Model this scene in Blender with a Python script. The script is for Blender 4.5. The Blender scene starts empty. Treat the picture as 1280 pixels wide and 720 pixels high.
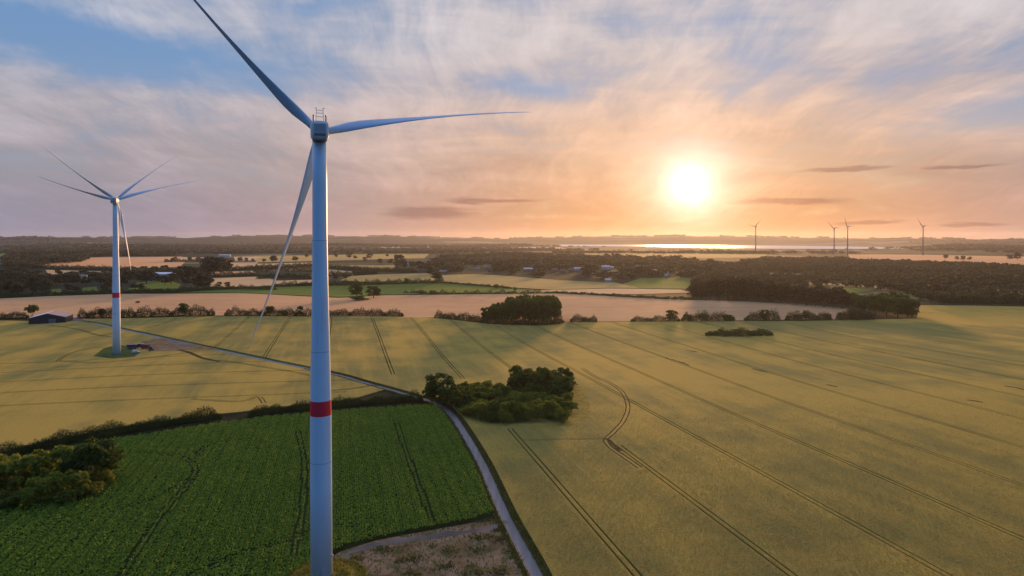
import bpy, bmesh, math, random
import numpy as np
from mathutils import Vector, Matrix
S = bpy.context.scene
C = S.collection
RAD = math.radians
rng = np.random.default_rng(7)
random.seed(7)

# ------------------------------------------------------------------ camera
F = 853.0                       # focal length in pixels of the 1280 px wide photograph
PITCH = RAD(1.0)
HOR = 298.0                     # row of the horizon
CAMZ = 90.0
CY = HOR + F * math.tan(PITCH)
cam = bpy.data.cameras.new('camera'); cam_o = bpy.data.objects.new('camera', cam); C.objects.link(cam_o)
cam.sensor_width = 36.0; cam.lens = F / 1280 * 36.0
cam.shift_y = -(360.0 - CY) / 1280.0
cam.clip_start = 0.5; cam.clip_end = 60000
cam_o.location = (0, 0, CAMZ); cam_o.rotation_euler = (math.pi / 2 - PITCH, 0, 0)
S.camera = cam_o

# ------------------------------------------------------------------ node helper
class V:
    T = None
    def __init__(s, k): s.k = k
    @staticmethod
    def put(node, i, v):
        if isinstance(v, V): V.T.links.new(v.k, node.inputs[i])
        elif v is not None: node.inputs[i].default_value = v
    def _m(a, op, b=None, c=None, clamp=False):
        n = V.T.nodes.new('ShaderNodeMath'); n.operation = op; n.use_clamp = clamp
        V.put(n, 0, a); V.put(n, 1, b); V.put(n, 2, c)
        return V(n.outputs[0])
    def __add__(a, b): return V._m(a, 'ADD', b)
    __radd__ = __add__
    def __sub__(a, b): return V._m(a, 'SUBTRACT', b)
    def __rsub__(a, b): return V._m(b, 'SUBTRACT', a)
    def __mul__(a, b): return V._m(a, 'MULTIPLY', b)
    __rmul__ = __mul__
    def __truediv__(a, b): return V._m(a, 'DIVIDE', b)
    def __pow__(a, b): return V._m(a, 'POWER', b)
    def exp(a): return V._m(2.718281828, 'POWER', a)
    def gauss(a, c, s): d = (a - c) / s; return (d * d * -1.0).exp()
    def smooth(a, lo, hi, o0=0.0, o1=1.0):
        n = V.T.nodes.new('ShaderNodeMapRange'); n.interpolation_type = 'SMOOTHSTEP'
        V.put(n, 0, a); n.inputs[1].default_value = lo; n.inputs[2].default_value = hi
        n.inputs[3].default_value = o0; n.inputs[4].default_value = o1
        return V(n.outputs[0])
    def clamp(a): return V._m(a, 'ADD', 0.0, clamp=True)
def vmix(a, b, f, mode='MIX'):
    n = V.T.nodes.new('ShaderNodeMix'); n.data_type = 'RGBA'; n.blend_type = mode; n.clamp_factor = True
    V.put(n, 0, f)
    for i, v in ((6, a), (7, b)):
        V.put(n, i, v if isinstance(v, V) else (*v, 1.0))
    return V(n.outputs[2])
def noise(vec, scale, detail=4, rough=0.55, dist=0.0, col=False):
    n = V.T.nodes.new('ShaderNodeTexNoise')
    V.put(n, 'Vector', vec); V.put(n, 'Scale', scale); V.put(n, 'Detail', detail); V.put(n, 'Roughness', rough); V.put(n, 'Distortion', dist)
    return V(n.outputs[1 if col else 0])
def mapping(vec, loc=(0, 0, 0), rot=(0, 0, 0), scale=(1, 1, 1)):
    n = V.T.nodes.new('ShaderNodeMapping'); V.put(n, 0, vec)
    n.inputs[1].default_value = loc; n.inputs[2].default_value = rot; n.inputs[3].default_value = scale
    return V(n.outputs[0])
def combine(x, y, z):
    n = V.T.nodes.new('ShaderNodeCombineXYZ'); V.put(n, 0, x); V.put(n, 1, y); V.put(n, 2, z); return V(n.outputs[0])
def node(kind, out=0): return V(V.T.nodes.new(kind).outputs[out])
def scale_col(c, f):
    n = V.T.nodes.new('ShaderNodeVectorMath'); n.operation = 'SCALE'; V.put(n, 0, c); V.put(n, 'Scale', f); return V(n.outputs[0])
def add_col(a, b):
    n = V.T.nodes.new('ShaderNodeVectorMath'); n.operation = 'ADD'
    V.put(n, 0, a); V.put(n, 1, b); return V(n.outputs[0])

# ------------------------------------------------------------------ sun and sky
SUN_AZ = math.degrees(math.atan((862 - 640) / F)); SUN_EL = math.degrees(math.atan((HOR - 232) / F * math.cos(RAD(SUN_AZ))))
SD = Vector((math.sin(RAD(SUN_AZ)) * math.cos(RAD(SUN_EL)), math.cos(RAD(SUN_AZ)) * math.cos(RAD(SUN_EL)), math.sin(RAD(SUN_EL))))
sun = bpy.data.lights.new('sun', 'SUN'); sun_o = bpy.data.objects.new('sun', sun); C.objects.link(sun_o)
sun.energy = 3.6; sun.angle = RAD(7.0); sun.color = (1.0, 0.52, 0.21)
sun_o.rotation_euler = SD.to_track_quat('Z', 'Y').to_euler(); sun_o.location = (0, 0, 300)

W = bpy.data.worlds.new('World'); S.world = W; W.use_nodes = True
V.T = W.node_tree; V.T.nodes.clear()
def build_sky():
    T = V.T
    tc = T.nodes.new('ShaderNodeTexCoord'); D = V(tc.outputs['Generated'])
    sx = T.nodes.new('ShaderNodeSeparateXYZ'); V.put(sx, 0, D)
    x, y, z = (V(sx.outputs[i]) for i in range(3))
    az = V._m(x, 'ARCTAN2', y) * 57.29578
    el = V._m(V._m(z, 'MAXIMUM', -1.0), 'ARCSINE') * 57.29578
    sk = T.nodes.new('ShaderNodeTexSky'); sk.sky_type = 'NISHITA'; sk.sun_disc = False
    sk.sun_elevation = RAD(SUN_EL); sk.sun_rotation = RAD(SUN_AZ); sk.air_density = 1.0; sk.dust_density = 0.6; sk.ozone_density = 2.5
    nish = scale_col(V(sk.outputs[0]), 0.15)
    # angular distance from the sun
    dt = T.nodes.new('ShaderNodeVectorMath'); dt.operation = 'DOT_PRODUCT'; V.put(dt, 0, D); dt.inputs[1].default_value = SD
    ang = V._m(V._m(V(dt.outputs['Value']), 'MINIMUM', 1.0), 'ARCCOSINE') * 57.29578
    daz = az - SUN_AZ
    w = (daz * daz * (-1.0 / (2 * 19.0 ** 2))).exp()            # how near the sun's side of the sky
    # planar cloud coordinates (layer at constant height)
    zz = V._m(z, 'MAXIMUM', 0.0) + 0.20
    P = combine(x / zz, y / zz, 0.0)
    warp = noise(P, 0.9, 2, 0.5, col=True)
    vm = T.nodes.new('ShaderNodeVectorMath'); vm.operation = 'MULTIPLY_ADD'; V.put(vm, 0, warp); vm.inputs[1].default_value = (0.5, 0.5, 0); V.put(vm, 2, P)
    PW = V(vm.outputs[0])
    n1 = noise(mapping(PW, (3.1, 1.7, 0), (0, 0, RAD(9)), (2.1, 0.75, 1)), 1.25, 8, 0.64, 0.3)       # long wisps
    n2 = noise(mapping(PW, (0.3, 5.2, 0), (0, 0, RAD(-25)), (0.9, 1.6, 1)), 1.2, 4, 0.55, 0.3)        # broad banks
    n3 = noise(mapping(PW, (7, 2, 0), (0, 0, RAD(16)), (4.2, 1.0, 1)), 2.2, 8, 0.70, 0.5)             # fine fibres
    n4 = noise(combine(az * 0.045 + el * 0.02, el * 0.30 + az * 0.008, 1.7), 1.0, 5, 0.6, 0.4)                        # flat sheets
    hole = (az + el * 0.8).gauss(-25.0, 14.0) * (el + az * 0.10).gauss(10.6, 1.9) * 0.95 \
        + az.gauss(38.0, 8.0) * (el - (az - 33.0) * 0.10).gauss(8.4, 1.6) * 0.75 \
        + az.gauss(24.0, 3.5) * el.gauss(20.0, 1.6) * 0.35 + az.gauss(2.0, 4.0) * (el + az * 0.15).gauss(12.6, 0.9) * 0.35
    back = V._m(az, 'ABSOLUTE').smooth(50.0, 130.0)
    cover = (0.76 + el.smooth(10.0, 19.0) * 0.06 + (n2 - 0.5) * 1.6 + (n1 - 0.5) * 1.35 + (n3 - 0.5) * 0.5 + (n4 - 0.5) * 0.7 - hole - back * 0.75 + (1.0 - el.smooth(1.0, 9.0)) * 0.30).smooth(0.12, 0.98)
    e1 = el.smooth(0.0, 7.5); e2 = el.smooth(6.0, 17.0)
    far = vmix(vmix((0.29, 0.275, 0.37), (0.44, 0.40, 0.445), e1), (0.57, 0.57, 0.65), e2)
    near = vmix(vmix((0.90, 0.385, 0.125), (0.84, 0.50, 0.30), e1), (0.68, 0.60, 0.59), e2)
    cl = vmix(far, near, w)
    shade = 0.88 + el.smooth(12.0, 40.0) * 0.25 + (n1 - 0.5) * 0.7 + (n3 - 0.5) * 0.42 + (n2 - 0.5) * 0.5 + (n4 - 0.5) * (0.75 - el.smooth(6.0, 16.0) * 0.4)
    shade = vmix((1, 1, 1), combine(shade, shade, shade), el.smooth(0.5, 6.0, 0.45, 1.0))
    cl = vmix(cl, shade, 1.0, 'MULTIPLY')
    clear = vmix(vmix((0.33, 0.36, 0.46), (0.17, 0.31, 0.56), el.smooth(3.0, 16.0)), (0.85, 0.46, 0.22), w * (1.0 - el.smooth(1.0, 14.0)))
    clear = vmix(clear, (0.06, 0.23, 0.60), back * 0.95)
    clear = vmix(clear, nish, el.smooth(16.0, 40.0) * 0.25 + 0.15)
    col = vmix(clear, cl, cover)
    # small dark streaks of stratus low over the horizon
    sn = noise(combine(az * 0.22, el * 1.9, 3.0), 1.0, 4, 0.6, 0.3)
    streaks = None
    for (px, py, rx, ry) in ((1058, 211, 52, 2.2), (985, 252, 70, 4.0), (1205, 207, 42, 2.0), (535, 266, 62, 8.0), (615, 251, 66, 3.0), (1085, 278, 36, 2.6), (1215, 281, 34, 2.2), (640, 205, 90, 22)):
        a = math.degrees(math.atan((px - 640) / F)); e = math.degrees(math.atan((HOR - py) / F * math.cos(RAD(a))))
        g = (az + (sn - 0.5) * 3.0).gauss(a, rx / F * 57.3 * 0.9) * (el + (sn - 0.5) * 0.9).gauss(e, ry / F * 57.3 * 1.1)
        if ry > 15: g = g * 0.45
        streaks = g if streaks is None else V._m(streaks, 'MAXIMUM', g)
    streaks = streaks.smooth(0.15, 0.75)
    col = vmix(col, vmix(col, (0.62, 0.56, 0.60), 1.0, 'MULTIPLY'), streaks * 0.85)
    # the sun's own glow in the thin cloud
    glow = (ang * (-1.0 / 1.4)).exp() * 1.9 * (0.5 + n1 * 0.5 + n3 * 0.5)
    glow2 = (ang * (-1.0 / 3.6)).exp() * 0.35
    glow3 = (ang * (-1.0 / 10.0)).exp() * 0.14
    up = el.smooth(-0.3, 0.3)
    gm = 0.85 + (n1 - 0.5) * 1.4 + (n3 - 0.5) * 0.8
    col = add_col(col, scale_col(V_rgb((1.0, 0.95, 0.90)), glow))
    col = add_col(col, scale_col(V_rgb((1.0, 0.66, 0.42)), glow2 * gm))
    col = add_col(col, scale_col(V_rgb((1.0, 0.58, 0.34)), glow3))
    bg = T.nodes.new('ShaderNodeBackground'); V.put(bg, 0, col); V.put(bg, 1, el.smooth(14.0, 50.0, 0.83, 1.12))
    out = T.nodes.new('ShaderNodeOutputWorld'); T.links.new(bg.outputs[0], out.inputs[0])
def V_rgb(c):
    n = V.T.nodes.new('ShaderNodeRGB'); n.outputs[0].default_value = (*c, 1); return V(n.outputs[0])
build_sky()
S.view_settings.view_transform = 'Standard'; S.view_settings.look = 'None'
S.view_settings.exposure = 0.3; S.view_settings.gamma = 1.0
S.cycles.use_denoising = True
S.cycles.max_bounces = 6; S.cycles.diffuse_bounces = 3; S.cycles.transmission_bounces = 3; S.cycles.transparent_max_bounces = 4; S.cycles.volume_bounces = 1
S.cycles.sample_clamp_indirect = 6.0
W.cycles.sampling_method = "NONE"
#@@BODY

# ------------------------------------------------------------------ terrain and pixel -> ground
def sm(t): t = np.clip(t, 0, 1); return t * t * (3 - 2 * t)
SKY_X = [-2000, -300, 0, 150, 230, 290, 340, 400, 500, 570, 640, 690, 720, 760, 850, 900, 950, 1050, 1100, 1180, 1280, 1700, 3000]
SKY_Y = [296.5, 296.6, 296.8, 296.8, 297.2, 295.4, 294.8, 295.0, 295.6, 297, 298.4, 296.6, 295.8, 295.5, 294.8, 295.3, 296.2, 297.6, 298.3, 298.2, 299.2, 299, 298]
def hgt(x, y):
    x = np.asarray(x, float); y = np.asarray(y, float)
    r = np.hypot(x, y)
    a1 = sm((r - 150) / 250) * (1 - sm((r - 1500) / 1500))
    u = 1.25 * np.sin(x / 88 + y / 190 + 1.2) + 1.0 * np.sin(y / 118 - x / 240 + 0.3) + 0.5 * np.sin(x / 47 - y / 75)
    z = a1 * u
    a2 = sm((r - 1200) / 1300) * (1 - sm((r - 3900) / 1100))
    z = z + a2 * (3.0 + 2.5 * np.sin(x / 420 + 0.6) + 2.0 * np.sin(y / 510 + x / 900))
    az = np.arctan2(x, y)
    px = 640 + F * np.tan(np.clip(az, -1.22, 1.22))
    sky = np.interp(px, SKY_X, SKY_Y)
    sky = sky - 0.25 * np.sin(az * 61) - 0.2 * np.sin(az * 133 + 1) - 0.12 * np.sin(az * 301)
    rid = CAMZ + (HOR - sky) * 12000 / F
    z = z + rid * sm((r - 9300) / 2700)
    # lower foothills in front of the ridge, open towards the lake
    lake = sm((px - 640) / 90) * (1 - sm((px - 1120) / 60)) * (np.abs(az) < 1.2)
    z = z + (1 - lake) * 22 * sm((r - 5600) / 1500) * (1 - sm((r - 8200) / 1500)) * (0.6 + 0.4 * np.sin(az * 23 + 1))
    return z
def ray(px, py):
    cx, cz = (px - 640) / F, (CY - py) / F
    return np.array([cx, math.cos(PITCH) + cz * math.sin(PITCH), cz * math.cos(PITCH) - math.sin(PITCH)])
def G(px, py):
    """photo pixel -> point on the ground"""
    d = ray(px, py); z = 0.0
    for _ in range(30):
        t = min((z - CAMZ) / d[2], 14000.0) if d[2] < -1e-5 else 14000.0
        p = d * t; z = 0.5 * z + 0.5 * float(hgt(p[0], p[1]))
    return np.array([p[0], p[1], float(hgt(p[0], p[1]))])
def at_depth(px, py, Y):
    d = ray(px, py); return np.array([0, 0, CAMZ]) + d * (Y / d[1])

# ------------------------------------------------------------------ materials
MATS = {}
def material(name, fn):
    m = bpy.data.materials.new(name); m.use_nodes = True
    V.T = m.node_tree; V.T.nodes.clear()
    out = V.T.nodes.new('ShaderNodeOutputMaterial'); fn(out); MATS[name] = m
    return m
def surf(out, col, rough=0.9, spec=0.15, bump=None, bstr=0.5, bdist=0.1, metallic=0.0, trans=0.0, sheen=0.0):
    p = V.T.nodes.new('ShaderNodeBsdfPrincipled')
    V.put(p, 'Base Color', col if isinstance(col, V) else (*col, 1)); V.put(p, 'Roughness', rough); V.put(p, 'Specular IOR Level', spec); V.put(p, 'Metallic', metallic)
    if bump is not None:
        b = V.T.nodes.new('ShaderNodeBump'); b.inputs['Strength'].default_value = bstr; b.inputs['Distance'].default_value = bdist
        V.put(b, 'Height', bump); V.T.links.new(b.outputs[0], p.inputs['Normal'])
    if sheen:
        V.put(p, 'Sheen Weight', sheen); V.put(p, 'Sheen Roughness', 0.5); V.put(p, 'Sheen Tint', col)
    sh = p.outputs[0]
    if trans:
        t = V.T.nodes.new('ShaderNodeBsdfTranslucent'); V.put(t, 0, col if isinstance(col, V) else (*col, 1))
        mx = V.T.nodes.new('ShaderNodeMixShader'); mx.inputs[0].default_value = trans
        V.T.links.new(sh, mx.inputs[1]); V.T.links.new(t.outputs[0], mx.inputs[2]); sh = mx.outputs[0]
    V.T.links.new(sh, out.inputs[0])
def POS(): return V(V.T.nodes.new('ShaderNodeNewGeometry').outputs['Position'])
def ISLAND(): return V(V.T.nodes.new('ShaderNodeNewGeometry').outputs['Random Per Island'])
def OBJRAND(): return V(V.T.nodes.new('ShaderNodeObjectInfo').outputs['Random'])
def field_mat(name, c1, c2, c3, big=0.006, rowdir=-14.0, rough_rows=0.35, bs=0.9):
    def fn(out):
        p = POS()
        rot = mapping(p, rot=(0, 0, RAD(rowdir)))                       # x across the rows
        b = noise(p, big, 4, 0.55, 0.5)
        st = noise(mapping(rot, scale=(0.30, 0.012, 0.1)), 1.0, 4, 0.6)    # long streaks along the drilling
        st2 = noise(mapping(rot, scale=(0.05, 0.006, 0.1)), 1.0, 3, 0.6)
        fine = noise(p, 1.3, 3, 0.7)
        c = vmix(c1, c2, (b + (st2 - 0.5) * 0.6 + (noise(p, 0.03, 3, 0.6) - 0.5) * 0.5).smooth(0.34, 0.66))
        c = vmix(c, c3, ((st - 0.5) * 1.4 + (b - 0.45) * 0.7).smooth(0.0, 0.6) * 0.45)
        g = 0.52 + fine * 0.96
        c = vmix(c, combine(g, g, g), 1.0, 'MULTIPLY')
        surf(out, c, 0.95, 0.05, bump=fine + st * 0.4, bstr=bs, bdist=0.35, sheen=0.8)
    return material(name, fn)
field_mat('ripe_wheat', (0.375, 0.258, 0.058), (0.175, 0.155, 0.046), (0.445, 0.302, 0.070), big=0.0045)
field_mat('ripe_barley', (0.49, 0.295, 0.15), (0.41, 0.24, 0.122), (0.55, 0.35, 0.185), big=0.004, rowdir=80)
field_mat('pale_stubble', (0.46, 0.32, 0.17), (0.38, 0.27, 0.145), (0.52, 0.37, 0.19), big=0.004, rowdir=70)
field_mat('olive_crop', (0.32, 0.235, 0.085), (0.24, 0.19, 0.07), (0.38, 0.27, 0.10), big=0.004, rowdir=60)
field_mat('meadow_grass', (0.075, 0.115, 0.020), (0.10, 0.135, 0.022), (0.06, 0.095, 0.020), big=0.006, rowdir=60)
def terrain_fn(out):
    p = POS()
    sp = V.T.nodes.new('ShaderNodeSeparateXYZ'); V.put(sp, 0, p)
    n = V.T.nodes.new('ShaderNodeTexVoronoi'); V.put(n, 'Vector', mapping(p, scale=(0.0016, 0.0024, 0.0))); n.inputs['Scale'].default_value = 1.0
    cell = V(n.outputs['Color'])
    s3 = V.T.nodes.new('ShaderNodeSeparateXYZ'); V.put(s3, 0, cell)
    k = V(s3.outputs[0])
    c = vmix((0.035, 0.05, 0.028), (0.075, 0.08, 0.04), k.smooth(0.3, 0.6))
    c = vmix(c, (0.22, 0.165, 0.09), k.smooth(0.86, 0.88))
    wood = noise(mapping(p, scale=(0.0011, 0.0019, 0.001)), 1.0, 4, 0.6)
    c = vmix(c, (0.025, 0.036, 0.022), wood.smooth(0.44, 0.52))
    g = 0.7 + noise(p, 0.25, 3, 0.7) * 0.6
    c = vmix(c, combine(g, g, g), 1.0, 'MULTIPLY')
    near = vmix((0.025, 0.021, 0.010), (0.03, 0.034, 0.014), noise(p, 0.15, 3, 0.6).smooth(0.4, 0.6))
    rr = V.T.nodes.new('ShaderNodeVectorMath'); rr.operation = 'LENGTH'; V.put(rr, 0, p)
    c = vmix(near, c, V(rr.outputs['Value']).smooth(900.0, 1300.0))
    surf(out, c, 0.95, 0.03, bump=noise(p, 0.6, 3, 0.7), bstr=0.5, bdist=0.3)
material('open_land', terrain_fn)
def soil_fn(out):
    p = POS(); a = noise(p, 0.12, 5, 0.65, 0.6); b = noise(p, 1.2, 4, 0.7)
    c = vmix((0.19, 0.115, 0.060), (0.29, 0.185, 0.110), a.smooth(0.38, 0.62))
    c = vmix(c, (0.10, 0.105, 0.035), (noise(p, 0.22, 4, 0.6, 1.0) + (b - 0.5) * 0.5).smooth(0.5, 0.66))
    g = 0.55 + b * 0.85
    surf(out, vmix(c, combine(g, g, g), 1.0, 'MULTIPLY'), 0.95, 0.05, bump=b, bstr=0.9, bdist=0.25)
material('bare_soil', soil_fn)
def dirt_fn(out):
    p = POS(); b = noise(p, 0.9, 5, 0.7); a = noise(p, 0.1, 3)
    c = vmix((0.075, 0.06, 0.055), (0.14, 0.115, 0.11), a.smooth(0.35, 0.65)); g = 0.6 + b * 0.8
    surf(out, vmix(c, combine(g, g, g), 1.0, 'MULTIPLY'), 0.75, 0.3, bump=b, bstr=0.5, bdist=0.15)
material('wet_gravel', dirt_fn)
def asphalt_fn(out):
    p = POS(); b = noise(p, 2.0, 4, 0.7); a = noise(mapping(p, rot=(0, 0, RAD(-14)), scale=(0.5, 0.03, 0.1)), 1.0, 4, 0.6)
    c = vmix((0.11, 0.11, 0.125), (0.18, 0.18, 0.20), (a * 0.7 + b * 0.3).smooth(0.35, 0.65))
    surf(out, c, 0.62, 0.4, bump=b, bstr=0.2, bdist=0.05)
material('worn_asphalt', asphalt_fn)
def grass_fn(out):
    p = POS(); b = noise(p, 1.4, 4, 0.7); a = noise(p, 0.18, 3)
    c = vmix((0.045, 0.075, 0.02), (0.085, 0.11, 0.03), a.smooth(0.35, 0.65)); g = 0.55 + b * 0.9
    surf(out, vmix(c, combine(g, g, g), 1.0, 'MULTIPLY'), 0.95, 0.05, bump=b, bstr=1.0, bdist=0.3)
material('verge_grass', grass_fn)
def mound_fn(out):
    p = POS(); b = noise(p, 1.8, 4, 0.7); a = noise(p, 0.25, 3)
    c = vmix((0.20, 0.165, 0.032), (0.33, 0.235, 0.045), a.smooth(0.35, 0.65)); g = 0.55 + b * 0.9
    surf(out, vmix(c, combine(g, g, g), 1.0, 'MULTIPLY'), 0.95, 0.05, bump=b, bstr=1.0, bdist=0.25)
material('dry_grass', mound_fn)
def rut_fn(out):
    p = POS(); b = noise(p, 1.1, 4, 0.7)
    surf(out, vmix((0.018, 0.016, 0.008), (0.045, 0.038, 0.016), b.smooth(0.3, 0.7)), 0.95, 0.05, bump=b, bstr=0.6, bdist=0.2)
material('shaded_rut_soil', rut_fn)  # soil colour darkened for the shade that lies within the wheel tracks
def msoil_fn(out):
    p = POS(); surf(out, vmix((0.022, 0.034, 0.010), (0.05, 0.06, 0.02), noise(p, 0.8, 4, 0.7)), 0.95, 0.05)
material('maize_soil', msoil_fn)
def leaf_mat(name, c1, c2, c3, trans=0.35):
    def fn(out):
        r = ISLAND(); o = OBJRAND(); n = noise(POS(), 0.22, 3, 0.6) * 0.6 + noise(POS(), 0.02, 2, 0.6) * 0.4
        c = vmix(c1, c2, (n * 0.7 + o * 0.6 - 0.15).smooth(0.25, 0.75))
        c = vmix(c, c3, (r + (n - 0.5) * 0.6).smooth(0.55, 1.0) * 0.8)
        surf(out, c, 0.7, 0.12, trans=trans)
    return material(name, fn)
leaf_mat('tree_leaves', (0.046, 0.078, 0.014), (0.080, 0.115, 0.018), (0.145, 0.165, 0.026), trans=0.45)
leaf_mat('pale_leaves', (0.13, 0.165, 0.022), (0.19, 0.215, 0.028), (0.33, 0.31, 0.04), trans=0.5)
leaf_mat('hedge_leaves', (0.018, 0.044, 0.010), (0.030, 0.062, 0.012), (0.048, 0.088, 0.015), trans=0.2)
leaf_mat('wood_leaves', (0.026, 0.034, 0.013), (0.070, 0.060, 0.022), (0.12, 0.095, 0.032), trans=0.2)
leaf_mat('maize_leaves', (0.13, 0.24, 0.026), (0.26, 0.365, 0.036), (0.42, 0.47, 0.055), trans=0.5)
def bark_fn(out):
    n = noise(POS(), 2.0, 4, 0.6); surf(out, vmix((0.05, 0.04, 0.03), (0.13, 0.105, 0.08), n), 0.9, 0.1, bump=n, bstr=0.6)
material('bark', bark_fn)
def paint(name, col, rough=0.45, spec=0.4, grime=0.1, sc=0.4):
    def fn(out):
        p = POS(); n = noise(mapping(p, scale=(1, 1, 0.25)), sc, 5, 0.65) * 0.55 + noise(mapping(p, scale=(6, 6, 0.10)), sc, 4, 0.6) * 0.45; g = 1.0 - (n.smooth(0.45, 0.8)) * grime
        surf(out, vmix(col, combine(g, g, g), 1.0, 'MULTIPLY'), rough, spec)
    return material(name, fn)
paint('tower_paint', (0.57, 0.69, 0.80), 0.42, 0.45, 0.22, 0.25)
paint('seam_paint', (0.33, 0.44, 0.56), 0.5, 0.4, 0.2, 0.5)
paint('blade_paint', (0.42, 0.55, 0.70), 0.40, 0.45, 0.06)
paint('backlit_grey_paint', (0.12, 0.12, 0.125), 0.6, 0.3, 0.15)  # far turbines' light paint darkened to stand in for their backlit side
paint('red_paint', (0.75, 0.015, 0.04), 0.45, 0.4, 0.08)
paint('nacelle_paint', (0.62, 0.65, 0.66), 0.45, 0.4, 0.15, 0.9)
paint('nacelle_dark', (0.13, 0.15, 0.16), 0.5, 0.4, 0.3, 1.2)
paint('grey_metal', (0.35, 0.36, 0.38), 0.45, 0.5, 0.2, 2.0)
paint('lamp_red', (0.50, 0.30, 0.27), 0.3, 0.5, 0.0)
paint('concrete', (0.40, 0.39, 0.37), 0.85, 0.2, 0.3, 1.5)
paint('barn_boards', (0.045, 0.038, 0.045), 0.8, 0.2, 0.4, 0.7)
paint('barn_sheeting', (0.78, 0.78, 0.82), 0.35, 0.5, 0.2, 0.3)  # brightened in colour for the sky's reflection on the barn's left slope
paint('barn_sheeting_dim', (0.40, 0.27, 0.24), 0.6, 0.3, 0.3, 0.3)  # darker red-brown copy for the barn's right slope, without that painted reflection
paint('brick_wall', (0.30, 0.16, 0.11), 0.85, 0.2, 0.25, 0.8)
paint('white_render', (0.52, 0.47, 0.40), 0.8, 0.2, 0.15, 0.5)
paint('yellow_render', (0.62, 0.50, 0.22), 0.8, 0.2, 0.15, 0.5)
paint('tile_roof', (0.22, 0.105, 0.075), 0.75, 0.2, 0.3, 0.8)
paint('slate_roof', (0.13, 0.13, 0.15), 0.5, 0.4, 0.2, 0.8)
paint('bright_roof', (0.48, 0.44, 0.39), 0.3, 0.5, 0.1, 0.3)
paint('dark_glass', (0.03, 0.035, 0.045), 0.1, 0.6, 0.0)
paint('maroon_paint', (0.13, 0.04, 0.07), 0.55, 0.4, 0.3, 1.0)
paint('mauve_sheet', (0.34, 0.24, 0.29), 0.6, 0.3, 0.3, 1.0)
paint('white_paint', (0.75, 0.74, 0.72), 0.35, 0.5, 0.1, 1.0)
paint('black_rubber', (0.02, 0.02, 0.022), 0.8, 0.2, 0.1, 1.0)
paint('tractor_paint', (0.035, 0.045, 0.04), 0.5, 0.4, 0.2, 1.0)
def water_fn(out):
    p = POS(); n = noise(mapping(p, scale=(0.02, 0.05, 0.1)), 1.0, 4, 0.6)
    g = V.T.nodes.new('ShaderNodeBsdfGlossy'); g.inputs[0].default_value = (0.58, 0.58, 0.61, 1); g.inputs[1].default_value = 0.38; V.T.links.new(g.outputs[0], out.inputs[0])
material('lake_water', water_fn)

# ------------------------------------------------------------------ mesh helpers
def link(o, parent=None, name=None):
    C.objects.link(o)
    if parent is not None: o.parent = parent
    return o
def mesh_np(name, verts, faces, mat):
    """verts (n,3) and faces (m,k) arrays -> mesh data"""
    me = bpy.data.meshes.new(name)
    verts = np.asarray(verts, np.float32); faces = np.asarray(faces, np.int32); k = faces.shape[1]
    me.vertices.add(len(verts)); me.vertices.foreach_set('co', verts.ravel())
    me.loops.add(faces.size); me.loops.foreach_set('vertex_index', faces.ravel())
    me.polygons.add(len(faces)); me.polygons.foreach_set('loop_start', np.arange(0, faces.size, k, dtype=np.int32))
    me.update(calc_edges=True)
    if mat: me.materials.append(MATS[mat])
    return me
def obj(name, me, parent=None, loc=None):
    o = bpy.data.objects.new(name, me); link(o, parent)
    if loc is not None: o.location = loc
    return o
def bm_obj(name, bm, mat, parent=None, smooth=False):
    me = bpy.data.meshes.new(name); bm.normal_update(); bm.to_mesh(me); bm.free()
    for m in (mat if isinstance(mat, (list, tuple)) else [mat]): me.materials.append(MATS[m])
    if smooth: me.polygons.foreach_set('use_smooth', [True] * len(me.polygons))
    return obj(name, me, parent)
def tag(o, label=None, cat=None, group=None, kind=None):
    for k, v in (('label', label), ('category', cat), ('group', group), ('kind', kind)):
        if v: o[k] = v
    return o
def empty(name, loc, rz=0.0):
    o = bpy.data.objects.new(name, None); link(o); o.location = loc; o.rotation_euler = (0, 0, rz); o.empty_display_size = 0.5
    return o
def box(bm, c, s, rz=0.0, bevel=0.0, top=1.0):
    r = bmesh.ops.create_cube(bm, size=1.0); vs = r['verts']
    for v in vs:
        k = top if v.co.z > 0 else 1.0
        v.co = Vector((v.co.x * s[0] * k, v.co.y * s[1] * k, v.co.z * s[2]))
    if bevel:
        es = list({e for v in vs for e in v.link_edges})
        rr = bmesh.ops.bevel(bm, geom=es, offset=bevel, segments=2, affect='EDGES', profile=0.6)
        vs = list({v for f in rr['faces'] for v in f.verts} | {v for v in vs if v.is_valid})
    M = Matrix.Translation(c) @ Matrix.Rotation(rz, 4, 'Z')
    for v in vs: v.co = M @ v.co
    return vs
def lathe(bm, prof, seg=48, c=(0, 0, 0), M=None, caps=True):
    rings = []
    for r, z in prof:
        ring = []
        for k in range(seg):
            a = 2 * math.pi * k / seg; p = Vector((r * math.cos(a), r * math.sin(a), z))
            ring.append(bm.verts.new((M @ p if M else p) + Vector(c)))
        rings.append(ring)
    for a, b in zip(rings, rings[1:]):
        for k in range(seg): bm.faces.new((a[k], a[(k + 1) % seg], b[(k + 1) % seg], b[k]))
    if caps:
        bm.faces.new(rings[0][::-1]); bm.faces.new(rings[-1])
def rod(bm, a, b, r=0.05, seg=6, r2=None):
    a, b = Vector(a), Vector(b); d = b - a
    q = d.to_track_quat('Z', 'Y').to_matrix().to_4x4()
    lathe(bm, [(r, 0), (r2 or r, d.length)], seg, a, q)

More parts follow.
